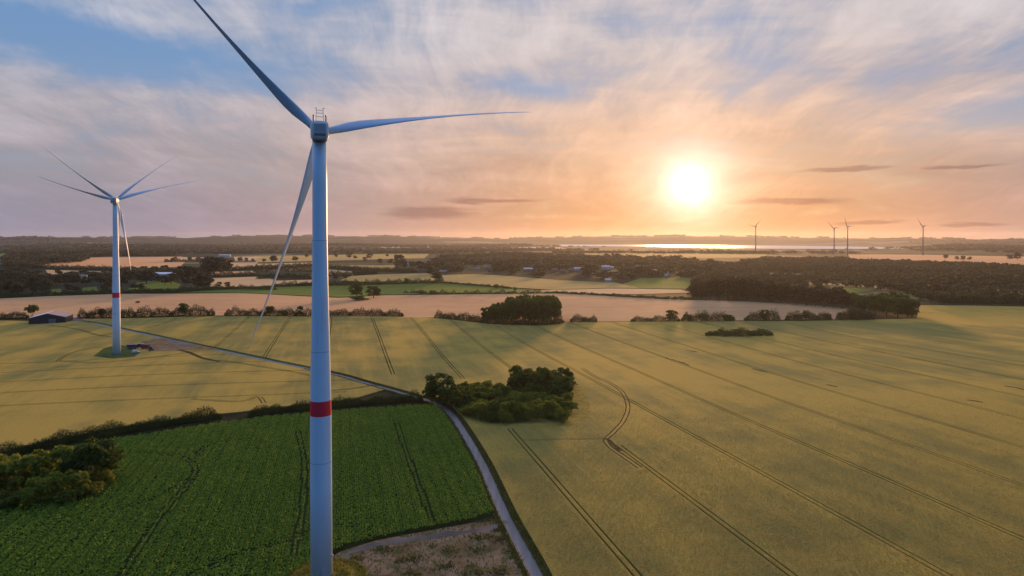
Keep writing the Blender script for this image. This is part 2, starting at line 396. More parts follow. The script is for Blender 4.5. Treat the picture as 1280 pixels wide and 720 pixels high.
# ------------------------------------------------------------------ ground sheet
def make_terrain():
    rs = np.concatenate([[0.0], np.geomspace(30, 13200, 175)])
    front = np.linspace(-44, 44, 420); rest = np.linspace(44, 316, 90)[1:-1]
    th = np.radians(np.concatenate([front, rest])); n = len(th)
    R, T = np.meshgrid(rs[1:], th, indexing='ij')
    X = R * np.sin(T); Y = R * np.cos(T); Z = hgt(X, Y)
    v = np.concatenate([[[0, 0, float(hgt(0, 0))]], np.stack([X, Y, Z], -1).reshape(-1, 3)])
    m = len(rs) - 1
    i, j = np.meshgrid(np.arange(m - 1), np.arange(n), indexing='ij')
    a = 1 + i * n + j; b = 1 + i * n + (j + 1) % n
    q = np.stack([a, a + n, b + n, b], -1).reshape(-1, 4)
    me = mesh_np('ground', v, q, 'open_land')
    me2 = bmesh.new(); me2.from_mesh(me); me2.verts.ensure_lookup_table()
    for jj in range(n): me2.faces.new((me2.verts[0], me2.verts[1 + jj], me2.verts[1 + (jj + 1) % n]))
    bmesh.ops.recalc_face_normals(me2, faces=me2.faces[:])
    if sum(f.normal.z for f in me2.faces) < 0: bmesh.ops.reverse_faces(me2, faces=me2.faces[:])
    me2.to_mesh(me); me2.free()
    me.polygons.foreach_set('use_smooth', [True] * len(me.polygons))
    tag(obj('ground', me), kind='structure')
make_terrain()

def sheet(name, pts, mat, off, grid, kind='structure', parent=None, world=False, cuts=(), skirt=True):
    """a field or paved area: polygon of photo pixels, laid on the terrain at height off, cut on a grid; cuts = strips left open in the crop"""
    P = [np.array(p, float) if world else G(*p) for p in pts]
    bm = bmesh.new()
    f = bm.faces.new([bm.verts.new((p[0], p[1], 0)) for p in P])
    bmesh.ops.triangulate(bm, faces=[f])
    xs = [p[0] for p in P]; ys = [p[1] for p in P]
    for ax, lo, hi in ((0, min(xs), max(xs)), (1, min(ys), max(ys))):
        k = lo + grid
        nv = [0, 0, 0]; nv[ax] = 1
        while k < hi:
            co = [0, 0, 0]; co[ax] = k
            bmesh.ops.bisect_plane(bm, geom=bm.verts[:] + bm.edges[:] + bm.faces[:], plane_co=co, plane_no=nv, dist=1e-4); k += grid
    for (n, c, half, test) in cuts:                       # strip |n.p - c| < half
        nn = Vector((n[0], n[1], 0)).normalized(); L = math.hypot(*n)
        for s in (-1, 1):
            bmesh.ops.bisect_plane(bm, geom=bm.verts[:] + bm.edges[:] + bm.faces[:], plane_co=nn * (c / L + s * half), plane_no=nn, dist=1e-4)
        kill = []
        for fc in bm.faces:
            q = fc.calc_center_median()
            if abs(nn.x * q.x + nn.y * q.y - c / L) < half * 0.98 and test(q.x, q.y): kill.append(fc)
        bmesh.ops.delete(bm, geom=kill, context='FACES')
    vs = np.array([v.co[:] for v in bm.verts]); z = hgt(vs[:, 0], vs[:, 1]) + off
    for v, q in zip(bm.verts, z): v.co.z = q
    for fc in bm.faces:
        if fc.normal.z < 0: fc.normal_flip()
    bm.normal_update()
    for fc in bm.faces:
        if fc.normal.z < 0: fc.normal_flip()
    if skirt and off > 0.1:
        be = [e for e in bm.edges if e.is_boundary]
        r = bmesh.ops.extrude_edge_only(bm, edges=be)
        for g in r['geom']:
            if isinstance(g, bmesh.types.BMVert): g.co.z -= off + 0.05
    o = bm_obj(name, bm, mat, parent)
    return tag(o, kind=kind) if parent is None else o
def smooth_path(P, n=8):
    P = np.asarray(P, float); out = []
    for i in range(len(P) - 1):
        p0, p1, p2, p3 = P[max(i - 1, 0)], P[i], P[i + 1], P[min(i + 2, len(P) - 1)]
        for t in np.linspace(0, 1, n, endpoint=False):
            out.append(0.5 * (2 * p1 + (p2 - p0) * t + (2 * p0 - 5 * p1 + 4 * p2 - p3) * t * t + (3 * p1 - p0 - 3 * p2 + p3) * t ** 3))
    return np.array(out + [P[-1]])
def px_path(pts, n=8): return smooth_path([G(*p)[:2] for p in pts], n)
def resample(P, step):
    d = np.concatenate([[0], np.cumsum(np.hypot(*np.diff(P, axis=0).T))]); k = max(int(d[-1] / step), 1)
    s = np.linspace(0, d[-1], k + 1); return np.stack([np.interp(s, d, P[:, 0]), np.interp(s, d, P[:, 1])], -1)
def side(P):
    t = np.gradient(P, axis=0); t /= np.linalg.norm(t, axis=1)[:, None] + 1e-9; return np.stack([t[:, 1], -t[:, 0]], -1)   # right-hand normal
def ribbon(name, P, mat, offs, zoff, parent=None, kind='structure', wob=0.0, step=4.0):
    """strip along a path between lateral offsets (a, b); zoff may be a pair"""
    P = resample(P, step); N = side(P); bmv = []; fs = []; k0 = 0
    for (a, b) in offs:
        w = wob * rng.normal(size=(2, len(P)))
        A = P + N * (a + w[0])[:, None]; B = P + N * (b + w[1])[:, None]
        za, zb = zoff if isinstance(zoff, tuple) else (zoff, zoff)
        va = np.column_stack([A, hgt(A[:, 0], A[:, 1]) + za]); vb = np.column_stack([B, hgt(B[:, 0], B[:, 1]) + zb])
        n = len(P); bmv += [va, vb]; i = np.arange(n - 1)
        fs.append(np.stack([i, i + n, i + n + 1, i + 1], -1) + k0); k0 += 2 * n
    me = mesh_np(name, np.concatenate(bmv), np.concatenate(fs), mat)
    o = obj(name, me, parent)
    return tag(o, kind=kind) if parent is None else o

# --- the farm road
ROAD_PX = [(676, 734), (670.5, 720), (650, 682), (628.5, 640), (602, 580), (579, 540), (566, 521), (551, 508), (532, 500), (507, 493), (488, 487.5), (450, 477), (418, 468), (340, 452), (300, 443.5), (250, 433), (200, 422), (150, 411.5), (118, 404.5), (98, 401.5)]
ROAD = px_path([(705, 800)] + ROAD_PX)
road_o = ribbon('road', ROAD, 'worn_asphalt', [(-2.0, 2.0)], 0.06)
ribbon('grass_verge', ROAD, 'verge_grass', [(2.0, 4.3)], (0.05, 0.30), wob=0.15)
ribbon('grass_verge', ROAD, 'verge_grass', [(-3.3, -2.0)], (0.25, 0.05), wob=0.12)
RP = resample(ROAD, 3.0); RN = side(RP)
def road_edge(off, y0, y1, rev=False):
    """points beside the road for the stretch whose distance Y lies in y0..y1"""
    q = RP + RN * off; q = q[(RP[:, 1] >= y0) & (RP[:, 1] <= y1)][::4]
    return [tuple(p) for p in (q[::-1] if rev else q)]
def W2(px, py): g = G(px, py); return (g[0], g[1])

# --- crops
TRAM = [-103, -58, -12, 34, 78, 119, 160, 202, 246, 290, 334, 378, 422, 466]
COPSE_KEEP = lambda x, y: not (-60 < x < 45 and 325 < y < 430)
right_cuts = []
for c in TRAM:
    for s in (-1.05, 1.05):
        lo = {78: 440, 119: 455, 34: 445, -12: 470, -58: 500, -103: 540}.get(c, 0)
        if c == 78: t = lambda x, y: (y > 440 or y < 318) and x > -400
        elif c == 119: t = lambda x, y: y > 455 or y < 292
        else: t = lambda x, y, lo=lo: y > lo
        right_cuts.append(((1.0, 0.25), c + s * 1.03, 0.36, t))
top_edge = [W2(*p) for p in [(104, 399.5), (185, 398), (270, 396), (400, 396.5), (500, 396.5), (546, 398.5), (610, 405.5), (680, 406.5), (706, 403.5), (790, 403), (900, 402.5), (1000, 402), (1100, 400), (1146, 398.5), (1150, 382), (1280, 384), (1500, 387), (1750, 390)]]
right_field = sheet('wheat_field', road_edge(4.2, 60, 900) + top_edge + [W2(1900, 560), (420, 120), (200, 60)], 'ripe_wheat', 0.75, 14.0, world=True, cuts=right_cuts)
left_cuts = [((-0.18, 1.0), c + s, 0.30, (lambda x, y: x < -95 and not (-345 < x < -285 and 505 < y < 570))) for c in (415, 451, 487, 523, 559) for s in (-1.0, 1.0)]
left_edge = [W2(*p) for p in [(90, 405), (60, 408), (34, 407), (0, 401), (-300, 404), (-420, 470)]] + [W2(-300, 640), W2(0, 566), W2(60, 552), W2(150, 534), W2(265, 519), W2(300, 516), W2(350, 509.5), W2(440, 500)]
left_field = sheet('wheat_field', left_edge + road_edge(-3.2, 405, 790), 'ripe_wheat', 0.55, 14.0, world=True, cuts=left_cuts)
sheet('barley_field', [(-300, 397), (-300, 377), (0, 373.5), (60, 370.5), (150, 367.5), (300, 366.8), (360, 369.5), (425, 372.5), (480, 369.5), (560, 368.5), (690, 366.8), (760, 370), (830, 374), (920, 376.5), (1000, 380.5), (1060, 386), (1064, 399.5), (900, 401.5), (790, 402), (706, 402.5), (680, 405), (610, 404), (546, 397.2), (400, 395.3), (270, 394.8), (100, 397.5), (0, 397)], 'ripe_barley', 0.35, 30.0)
for mt, poly in [
    ('meadow_grass', [(215, 366), (330, 359.5), (395, 357.5), (470, 356), (550, 354), (600, 357), (640, 361), (690, 366.4), (640, 366.8), (480, 368.5), (425, 371.5), (360, 368.8), (300, 366.2)]),
    ('meadow_grass', [(160, 362), (172, 352.5), (215, 352), (226, 356), (222, 361)]), ('meadow_grass', [(60, 369), (64, 362), (76, 361), (78, 368)]), ('meadow_grass', [(100, 366), (104, 360), (121, 358.5), (122, 365)]),
    ('ripe_barley', [(45, 330), (110, 322), (140, 321), (228, 321), (232, 327), (224, 334), (140, 335.5), (60, 334.5)]),
    ('pale_stubble', [(57, 337.5), (140, 340), (138, 342.3), (60, 343)]), ('pale_stubble', [(230, 321.5), (257, 322), (255, 327), (212, 327)]),
    ('pale_stubble', [(288, 328.5), (322, 328), (322, 333.5), (288, 337)]), ('pale_stubble', [(292, 321), (330, 320.5), (330, 325), (294, 326)]),
    ('pale_stubble', [(264, 348), (330, 346), (345, 351), (392, 350), (392, 353), (345, 357), (300, 359.3), (262, 358.5)]), ('pale_stubble', [(265, 340), (320, 339), (320, 343), (262, 344)]),
    ('olive_crop', [(318, 320), (395, 319.5), (480, 317), (537, 317), (530, 323), (480, 324), (410, 326), (320, 328)]), ('pale_stubble', [(318, 330), (395, 328), (395, 331), (318, 334)]),
    ('pale_stubble', [(320, 337), (395, 335), (395, 338), (320, 339.5)]), ('olive_crop', [(410, 331.5), (480, 332), (495, 331.5), (490, 338), (440, 336), (411, 334)]),
    ('pale_stubble', [(411, 337), (440, 339.5), (442, 344), (411, 343.5)]), ('olive_crop', [(425, 350.5), (440, 345), (480, 343), (540, 341.5), (549, 342.5), (546, 351), (500, 353.5), (455, 352.5)]),
    ('olive_crop', [(552, 344), (600, 343), (640, 345.5), (700, 350.5), (770, 353.5), (800, 360), (760, 360), (690, 362.5), (640, 359.5), (556, 353.2)]),
    ('pale_stubble', [(660, 363.8), (760, 361), (850, 362.5), (862, 366), (800, 368), (740, 367.5), (690, 365.5)]),
    ('meadow_grass', [(775, 356), (800, 348), (860, 347), (900, 352), (880, 361.5), (800, 360.5)]), ('meadow_grass', [(1040, 359.5), (1075, 360.5), (1094, 363), (1060, 368)]), ('meadow_grass', [(1118, 365), (1150, 366), (1142, 371)]),
    ('olive_crop', [(990, 352.5), (1060, 355), (1150, 361), (1300, 368.5), (1300, 370.5), (1150, 363.5), (1060, 357.5), (990, 355)]), ('olive_crop', [(910, 343.5), (960, 341), (1005, 342.5), (995, 345.5), (920, 346.5)]), ('pale_stubble', [(1122, 341.5), (1200, 343.5), (1290, 347.5), (1290, 349), (1200, 345.5), (1122, 343.5)]),
    ('olive_crop', [(735, 314), (900, 315.5), (960, 317), (955, 322), (860, 322.8), (790, 321.5), (730, 318)]),
    ('ripe_barley', [(1060, 318), (1150, 318.5), (1290, 321), (1420, 324), (1420, 332), (1240, 330.5), (1150, 327), (1065, 327.5)]),
    ('pale_stubble', [(650, 309), (700, 309.3), (710, 311), (640, 310.5)]), ('pale_stubble', [(470, 308), (520, 307.5), (540, 309), (480, 310)]), ('pale_stubble', [(60, 310), (120, 309.5), (150, 311), (80, 312)]), ('meadow_grass', [(-20, 318), (8, 316), (10, 320), (-20, 323)]),
]:
    sheet({'meadow_grass': 'meadow', 'ripe_barley': 'barley_field', 'pale_stubble': 'stubble_field', 'olive_crop': 'crop_field'}[mt], poly, mt, 0.5, 60.0 if poly[0][1] > 340 else 140.0)
lake = sheet('lake', [(700, 305.6), (790, 306.0), (850, 306.2), (960, 307.4), (1060, 308.6), (1132, 309.6), (1132, 311.7), (1050, 311.9), (960, 311.5), (880, 310.2), (800, 308.6), (700, 307.8)], 'lake_water', 0.0, 1e6, skirt=False)
for v in lake.data.vertices: v.co.z = 4.0

sheet('grass_margin', [(706, 478), (722, 480), (734, 492), (737, 508), (733, 526), (716, 533), (690, 535), (640, 535.5), (612, 534), (700, 531), (712, 518), (709, 498)], 'dry_grass', 0.79, 12.0, skirt=False)
# loops and headland tracks pressed into the crop
def track(pts, gauge=1.0, w=0.33, z=None, parent=None, mat='shaded_rut_soil'):
    z = 0.78 if parent is right_field else 0.58
    ribbon('wheel_track', px_path(pts), mat, [(-gauge - w, -gauge + w), (gauge - w, gauge + w)], z, parent=parent, wob=0.05, step=3.0)
track([(728, 462), (745, 473), (762, 480), (778, 492), (785, 510), (779, 528), (766, 543), (757, 552), (764, 562), (780, 573), (800, 587)], parent=right_field)
track([(655, 552.5), (690, 551.5), (730, 551), (757, 550)], 0.7, 0.16, parent=right_field)
track([(757, 550), (762, 553), (775, 566)], 0.2, 0.7, parent=right_field)
track([(72, 452), (84, 444), (104, 438), (128, 434)], 1.0, 0.35, parent=left_field)
track([(60, 407), (96, 412), (120, 419), (140, 421.5)], 1.0, 0.4, parent=left_field)
track([(72, 452), (120, 454), (170, 450), (225, 443), (262, 438), (300, 438)], 1.0, 0.3, parent=left_field)
track([(205, 436), (232, 440), (252, 448), (275, 453)], 0.9, 0.7, parent=left_field)
track([(275, 451), (320, 458), (372, 467), (400, 474)], 1.0, 0.3, parent=left_field)
track([(240, 500), (300, 503), (322, 497), (330, 505)], 1.0, 0.3, parent=left_field)
track([(400, 490), (440, 487), (478, 480)], 0.9, 0.35, parent=left_field)
track([(182, 411), (205, 405), (222, 398.5)], 1.0, 0.3, parent=right_field)
for q in ([(832, 448.5), (848, 453), (862, 458)], [(940, 462), (950, 464.5), (960, 467)], [(1033, 482), (1040, 483.5), (1047, 485)], [(1209, 501.5), (1220, 503), (1229, 505)], [(1255, 484), (1268, 486), (1282, 489)], [(858, 439), (871, 441)], [(580, 398.8), (586, 400)]):
    ribbon('lodged_patch', px_path(q), 'shaded_rut_soil', [(-0.8, 0.9)], 0.78, parent=right_field, wob=0.35, step=3.0)

# --- bare plot, gravel way and grass round the main tower
BASE = G(402, 724)
sheet('bare_plot', [W2(622, 648), W2(648, 700), W2(662, 728), (1.5, 150), (-70, 150), (-62, 172)] + [W2(*p) for p in [(400, 708), (425, 690), (470, 676), (540, 663), (590, 654)]], 'bare_soil', 0.10, 8.0, world=True, skirt=False)
ribbon('gravel_way', px_path([(634, 652), (618, 659), (590, 665), (550, 670), (505, 676), (465, 682), (440, 690), (428, 700), (420, 715)]), 'wet_gravel', [(-1.5, 1.3)], 0.14, wob=0.5, step=2.5)
sheet('turbine_yard', [(186, 440), (176, 428), (200, 423), (222, 426.5), (252, 433), (268, 437), (240, 438)], 'bare_soil', 0.60, 12.0, skirt=False)
sheet('gravel_pad', [(206, 424), (228, 427.5), (250, 432.5), (236, 434.5), (212, 431)], 'wet_gravel', 0.64, 12.0, skirt=False)
sheet('farm_yard', [(84, 405), (92, 398), (106, 398), (118, 403), (108, 405)], 'wet_gravel', 0.12, 20.0, skirt=False)
def mound(loc, r, h, mat, name='grass_mound'):
    bm = bmesh.new(); seg = 40; prev = None
    for k in range(9):
        t = k / 8; rr = r * (1 - t); ring = []
        for j in range(seg):
            a = 2 * math.pi * j / seg; q = rr * (1 + 0.08 * math.sin(3 * a + 1) + 0.04 * math.sin(7 * a))
            x, y = loc[0] + q * math.cos(a), loc[1] + q * math.sin(a)
            ring.append(bm.verts.new((x, y, float(hgt(x, y)) + 0.02 + h * math.sin(t * math.pi / 2) ** 1.2 + (0.12 * math.sin(9 * a + k) if k < 7 else 0) * (k > 0))))
        if prev:
            for j in range(seg): bm.faces.new((prev[j], prev[(j + 1) % seg], ring[(j + 1) % seg], ring[j]))
        prev = ring
    return tag(bm_obj(name, bm, mat, smooth=True), kind='structure')
mound(BASE, 11.5, 1.3, 'dry_grass')

# --- maize between the hedge and the road
def in_poly(x, y, P):
    P = np.asarray(P); ins = np.zeros(len(x), bool); j = len(P) - 1
    for i in range(len(P)):
        xi, yi, xj, yj = *P[i], *P[j]
        c = ((yi > y) != (yj > y)) & (x < (xj - xi) * (y - yi) / (yj - yi + 1e-12) + xi); ins ^= c; j = i
    return ins
MAIZE = [W2(-160, 640), W2(0, 580), W2(60, 566), W2(150, 549), W2(270, 531), W2(330, 523), W2(440, 513), W2(530, 508)] + road_edge(-3.4, 222, 372, True) + [W2(616, 642), W2(590, 651), W2(540, 660), W2(470, 673), W2(425, 686), W2(398, 702), (-62, 176), (-75, 150), (-190, 150)]
sheet('maize_field', MAIZE, 'maize_soil', 0.08, 10.0, world=True, skirt=False)
def maize():
    M = np.array(MAIZE); lo, hi = M.min(0), M.max(0)
    d = np.array([0.243, -0.970]); n = np.array([0.970, 0.243])
    cs = [np.array([a, b]) for a in (lo[0], hi[0]) for b in (lo[1], hi[1])]
    u0, u1 = min(c @ d for c in cs), max(c @ d for c in cs); v0, v1 = min(c @ n for c in cs), max(c @ n for c in cs)
    U, Vv = np.meshgrid(np.arange(u0, u1, 0.62), np.arange(v0, v1, 0.78))
    U = U.ravel() + rng.normal(0, 0.16, U.size); Vv = Vv.ravel() + rng.normal(0, 0.07, Vv.size)
    x = U * d[0] + Vv * n[0]; y = U * d[1] + Vv * n[1]
    k = in_poly(x, y, MAIZE) & (x / np.maximum(y, 1) > -0.80) & (y > 168); x, y = x[k], y[k]
    keep = np.ones(len(x), bool)
    for pts in ([(130, 760), (160, 712), (185, 672), (214, 632), (240, 602), (243, 585), (228, 574), (200, 569), (170, 567)], [(495, 528), (505, 560), (520, 600), (540, 655)], [(372, 540), (380, 580), (378, 640), (366, 700)], [(150, 640), (200, 622), (240, 600)], [(235, 725), (290, 700), (340, 684), (385, 668)], [(246, 570), (262, 558), (290, 552), (330, 551)]):
        P = resample(px_path(pts), 0.4); N = side(P)
        for s in (-0.95, 0.95):
            Q = P + N * s
            for i in range(0, len(Q), 200):
                q = Q[i:i + 200]; box_ = (x > q[:, 0].min() - 1) & (x < q[:, 0].max() + 1) & (y > q[:, 1].min() - 1) & (y < q[:, 1].max() + 1)
                ix = np.where(box_ & keep)[0]
                if len(ix): keep[ix[(((x[ix, None] - q[None, :, 0]) ** 2 + (y[ix, None] - q[None, :, 1]) ** 2).min(1) < 0.46 ** 2)]] = False
    thin = np.sin(x / 13 + 2 * np.sin(y / 17)) * np.sin(y / 11 + 1.3) + 0.5 * np.sin(x / 5.1 + y / 4.3)
    keep &= rng.random(len(x)) < np.clip(1.15 - 0.18 * thin, 0.55, 1)
    x, y, thin = x[keep], y[keep], thin[keep]; m = len(x)
    z = hgt(x, y) + 0.05; vs = []
    hgts = (1.0 + 0.16 * rng.normal(size=m) - 0.16 * thin + 0.24 * np.sin((x * n[0] + y * n[1]) * 2 * np.pi / 4.7) + 0.14 * np.sin((x * n[0] + y * n[1]) * 2 * np.pi / 2.35 + 1))
    for k in range(3):                                      # three arching leaves to a plant
        a = rng.random(m) * 6.283; L = (0.42 + 0.28 * rng.random(m)); w = 0.12 + 0.08 * rng.random(m)
        ca, sa = np.cos(a), np.sin(a)
        for (rr, zz, ww) in ((0.0, 0.50, 0.8), (0.5, 0.95, 1.5), (1.0, 0.84, 0.3)):
            for s in (-1, 1):
                vs.append(np.stack([x + ca * L * rr - sa * w * ww * s, y + sa * L * rr + ca * w * ww * s, z + hgts * (zz + (0.2 if k > 1 else 0))], -1))
    Vt = np.stack(vs, 1).reshape(m, 3, 6, 3)
    f = np.array([[0, 1, 3, 2], [2, 3, 5, 4]])
    base = (np.arange(m * 3) * 6)[:, None, None]
    me = mesh_np('maize_plants', Vt.reshape(-1, 3), (f[None] + base).reshape(-1, 4), 'maize_leaves')
    print('maize', m)
    tag(obj('maize_plants', me), 'dense green maize plants in rows covering the near left field', 'maize', kind='stuff')
maize()

# ------------------------------------------------------------------ wind turbines
def rotor_basis(yaw, tilt):
    a, t = RAD(yaw), RAD(tilt)
    A = Vector((math.sin(a) * math.cos(t), math.cos(a) * math.cos(t), math.sin(t))); r = Vector((math.cos(a), -math.sin(a), 0)); return r, A, r.cross(A)
def blade_mesh(R, lod=1):
    fat = 1.0 if lod else 1.35
    """blade along +X from the hub centre, Y = upwind, Z = trailing side; swept and pitched towards feather"""
    st = [0.02, 0.035, 0.06, 0.09, 0.13, 0.18, 0.24, 0.31, 0.40, 0.50, 0.60, 0.70, 0.80, 0.88, 0.94, 0.98, 1.0]
    ch = [1.9, 1.9, 2.0, 2.5, 3.05, 3.2, 3.0, 2.65, 2.25, 1.9, 1.6, 1.3, 1.05, 0.82, 0.62, 0.40, 0.12]
    th = [1.9, 1.9, 1.85, 1.6, 1.25, 0.95, 0.75, 0.6, 0.47, 0.36, 0.29, 0.23, 0.18, 0.14, 0.10, 0.07, 0.03]
    k = R / 59.0; seg = 16 if lod else 8; rings = []; bm = bmesh.new()
    for s, c, t in zip(st, ch, th):
        beta = RAD(28 + 40 * min(1, s / 0.55)); ring = []
        blend = min(1, max(0, (s - 0.05) / 0.10))
        for q in range(seg):
            a = 2 * math.pi * q / seg
            u = math.cos(a) * 0.5; w = math.sin(a) * 0.5
            w *= 1 - blend * 0.55 * (u + 0.5) if u > -0.2 else 1                     # thin trailing edge
            cu, tw = (u + 0.15 * blend) * c * k * fat, w * t * k * fat
            zz = cu * math.cos(beta) - tw * math.sin(beta); yy = cu * math.sin(beta) + tw * math.cos(beta)
            ring.append(bm.verts.new((s * R, yy + 2.2 * k * s * s, zz - 0.07 * R * s * s)))
        rings.append(ring)
    for a, b in zip(rings, rings[1:]):
        for q in range(seg): bm.faces.new((a[q], a[(q + 1) % seg], b[(q + 1) % seg], b[q]))
    bm.faces.new(rings[-1]); bm.faces.new(rings[0][::-1])
    bmesh.ops.recalc_face_normals(bm, faces=bm.faces[:])
    me = bpy.data.meshes.new('blade'); bm.to_mesh(me); bm.free(); me.materials.append(MATS['blade_paint' if lod else 'backlit_grey_paint'])
    me.polygons.foreach_set('use_smooth', [True] * len(me.polygons)); return me
BLADES = {}
def turbine(base, hubz, R, tips, label, detail=2, yaw=-17.0, tilt=4.0, hub_px=None, group=None, scale=1.0, lod_tower=48):
    """tips: photo pixels of the blade tips, used only to read each blade's angle in the rotor plane"""
    t = empty('wind_turbine', base); tag(t, label, 'wind turbine', group)
    H = hubz - base[2]; r, A, u = rotor_basis(yaw, tilt); k = scale
    def at(name, bm, mat, parent=t, smooth=True):
        return bm_obj(name, bm, mat, parent, smooth)
    prof = [(2.80, 0), (2.78, 0.22), (2.72, 0.38), (2.55, 0.47), (2.30, 0.58), (2.05, 0.68), (1.90, 0.78), (1.84, 0.90), (1.80, 1.0)]
    zt = H - 2.2 * k
    rad = lambda z: float(np.interp(z / zt, [p[1] for p in prof], [p[0] for p in prof])) * k
    bm = bmesh.new(); lathe(bm, [(p[0] * k, p[1] * zt) for p in prof], lod_tower)
    tw = at('tower', bm, 'tower_paint' if detail else 'backlit_grey_paint')
    hb = 45.5 / 118 * H; hw = 1.95 * H / 118
    if detail:
        bm = bmesh.new(); lathe(bm, [(rad(hb - hw) + 0.012, hb - hw), (rad(hb + hw) + 0.012, hb + hw)], lod_tower, caps=False); at('red_band', bm, 'red_paint')
    axis_off = 4.6 * k
    hubc = Vector((A.x, A.y, 0)).normalized() * axis_off + Vector((0, 0, H))
    rot = Matrix((r, A, u)).transposed().to_4x4()             # local x right, y upwind, z up
    MN = Matrix.Translation(hubc) @ rot
    # nacelle
    bm = bmesh.new(); L = 11.0 * k
    secs = [(-10.6, 1.75, 1.75, -0.15), (-10.2, 2.15, 2.25, -0.15), (-6, 2.30, 2.45, -0.10), (-2.4, 2.20, 2.35, 0.0), (-1.7, 1.9, 1.95, 0.0)]
    rings = []
    for (yy, hw_, hh, zc) in secs:
        ring = []
        for q in range(24):
            a = 2 * math.pi * q / 24; ca, sa = math.cos(a), math.sin(a); e = 0.42
            ring.append(bm.verts.new(MN @ Vector((math.copysign(abs(ca) ** e, ca) * hw_ * k, yy * k, (math.copysign(abs(sa) ** e, sa) * hh + zc) * k))))
        rings.append(ring)
    for a, b in zip(rings, rings[1:]):
        for q in range(24): bm.faces.new((a[q], b[q], b[(q + 1) % 24], a[(q + 1) % 24]))
    bm.faces.new(rings[0]); bm.faces.new(rings[-1][::-1]); bmesh.ops.recalc_face_normals(bm, faces=bm.faces[:])
    nac = bm_obj('nacelle', bm, 'nacelle_paint', t)
    if detail >= 1:
        def local(name, fn, mat, parent=nac):
            bm = bmesh.new(); fn(bm)
            for v in bm.verts: v.co = MN @ Vector((v.co.x * k, v.co.y * k, v.co.z * k))
            return bm_obj(name, bm, mat, parent)
        local('rear_hatch', lambda b: box(b, (0, -10.62, 0.25), (2.7, 0.10, 2.1), bevel=0.03), 'grey_metal')
        local('vent_grille', lambda b: box(b, (0, -10.62, -1.35), (2.9, 0.12, 0.75), bevel=0.03), 'nacelle_dark')
        local('belly_panel', lambda b: box(b, (0, -7.6, -2.56), (3.6, 5.2, 0.25), bevel=0.05), 'nacelle_dark')
        local('roof_hatch', lambda b: box(b, (0, -5.0, 2.42), (1.8, 2.2, 0.22), bevel=0.04), 'nacelle_paint')
    if detail >= 2:
        def frame(b):
            for x in (-0.95, 0.95):
                for y_ in (-9.4, -7.9): rod(b, (x, y_, 2.2), (x * 0.85, y_, 4.9), 0.055)
            for zz in (3.3, 4.2, 4.9):
                for y_ in (-9.4, -7.9): rod(b, (-0.9, y_, zz), (0.9, y_, zz), 0.045)
                for x in (-0.85, 0.85): rod(b, (x, -9.4, zz), (x, -7.9, zz), 0.045)
            for x in (-1.7, 1.7):
                for y_ in (-9.6, -8.0, -6.4): rod(b, (x, y_, 2.2), (x, y_, 3.3), 0.04)
                rod(b, (x, -9.6, 3.3), (x, -6.4, 3.3), 0.04); rod(b, (x, -9.6, 2.8), (x, -6.4, 2.8), 0.035)
        local('roof_railing', frame, 'white_paint')
        for x in (-0.9, 0.9):
            local('anemometer', lambda b: (rod(b, (x, -9.4, 4.9), (x, -9.4, 5.3), 0.04), box(b, (x, -9.4, 5.35), (0.5, 0.08, 0.12)), box(b, (x, -9.4, 5.42), (0.08, 0.5, 0.10))), 'grey_metal')
        for x in (-1.5, 1.5):
            local('warning_light', lambda b: lathe(b, [(0.16, 2.2), (0.16, 3.5), (0.24, 3.52), (0.22, 3.85), (0.05, 3.95)], 10, (x, -7.2, 0)), 'lamp_red')
    # hub with spinner
    bm = bmesh.new(); lathe(bm, [(1.5 * k, -1.75 * k), (1.75 * k, -1.2 * k), (1.85 * k, 0), (1.65 * k, 1.1 * k), (1.1 * k, 1.9 * k), (0.35 * k, 2.35 * k)], 24, M=Matrix.Rotation(-math.pi / 2, 4, 'X'))
    for v in bm.verts: v.co = MN @ v.co
    bmesh.ops.recalc_face_normals(bm, faces=bm.faces[:]); hub = bm_obj('spinner', bm, 'blade_paint', t, True)
    # blades
    Rk = (round(R, 1), detail > 0)
    if Rk not in BLADES: BLADES[Rk] = blade_mesh(R, detail > 0)
    hw3 = Vector(base) + hubc
    for tp in tips:
        if isinstance(tp, tuple):
            d = Vector(ray(*tp)); o0 = Vector((0, 0, CAMZ)); s = (hw3 - o0).dot(A) / d.dot(A); p = o0 + d * s - hw3
            ph = math.atan2(p.dot(u), p.dot(r)) + math.atan(0.07)
        else: ph = RAD(tp) + math.atan(0.07)
        X = (r * math.cos(ph) + u * math.sin(ph)).normalized(); Z = (u * math.cos(ph) - r * math.sin(ph)).normalized(); Yv = A.normalized()
        b = obj('blade', BLADES[Rk], t)
        Mb = Matrix((X, Yv, Z)).transposed().to_4x4(); Mb.translation = hubc; b.matrix_local = Mb
    if detail >= 1:
        bm = bmesh.new(); a0 = RAD(-60); R0 = rad(2.0)
        box(bm, (math.cos(a0) * (R0 - 0.02), math.sin(a0) * (R0 - 0.02), 2.9), (0.14, 1.0, 2.2), a0, 0.02); at('door', bm, 'grey_metal', tw, False)
        bm = bmesh.new(); lathe(bm, [(3.6 * k, -0.3), (3.6 * k, 0.25), (3.4 * k, 0.35)], 40); at('foundation_ring', bm, 'concrete')
        for fz in (0.27, 0.52, 0.77):
            bm = bmesh.new(); z = fz * zt; lathe(bm, [(rad(z - 0.1) + 0.004, z - 0.1), (rad(z) + 0.02, z - 0.04), (rad(z) + 0.02, z + 0.04), (rad(z + 0.1) + 0.004, z + 0.1)], lod_tower, caps=False)
            at('flange_seam', bm, 'seam_paint', tw)
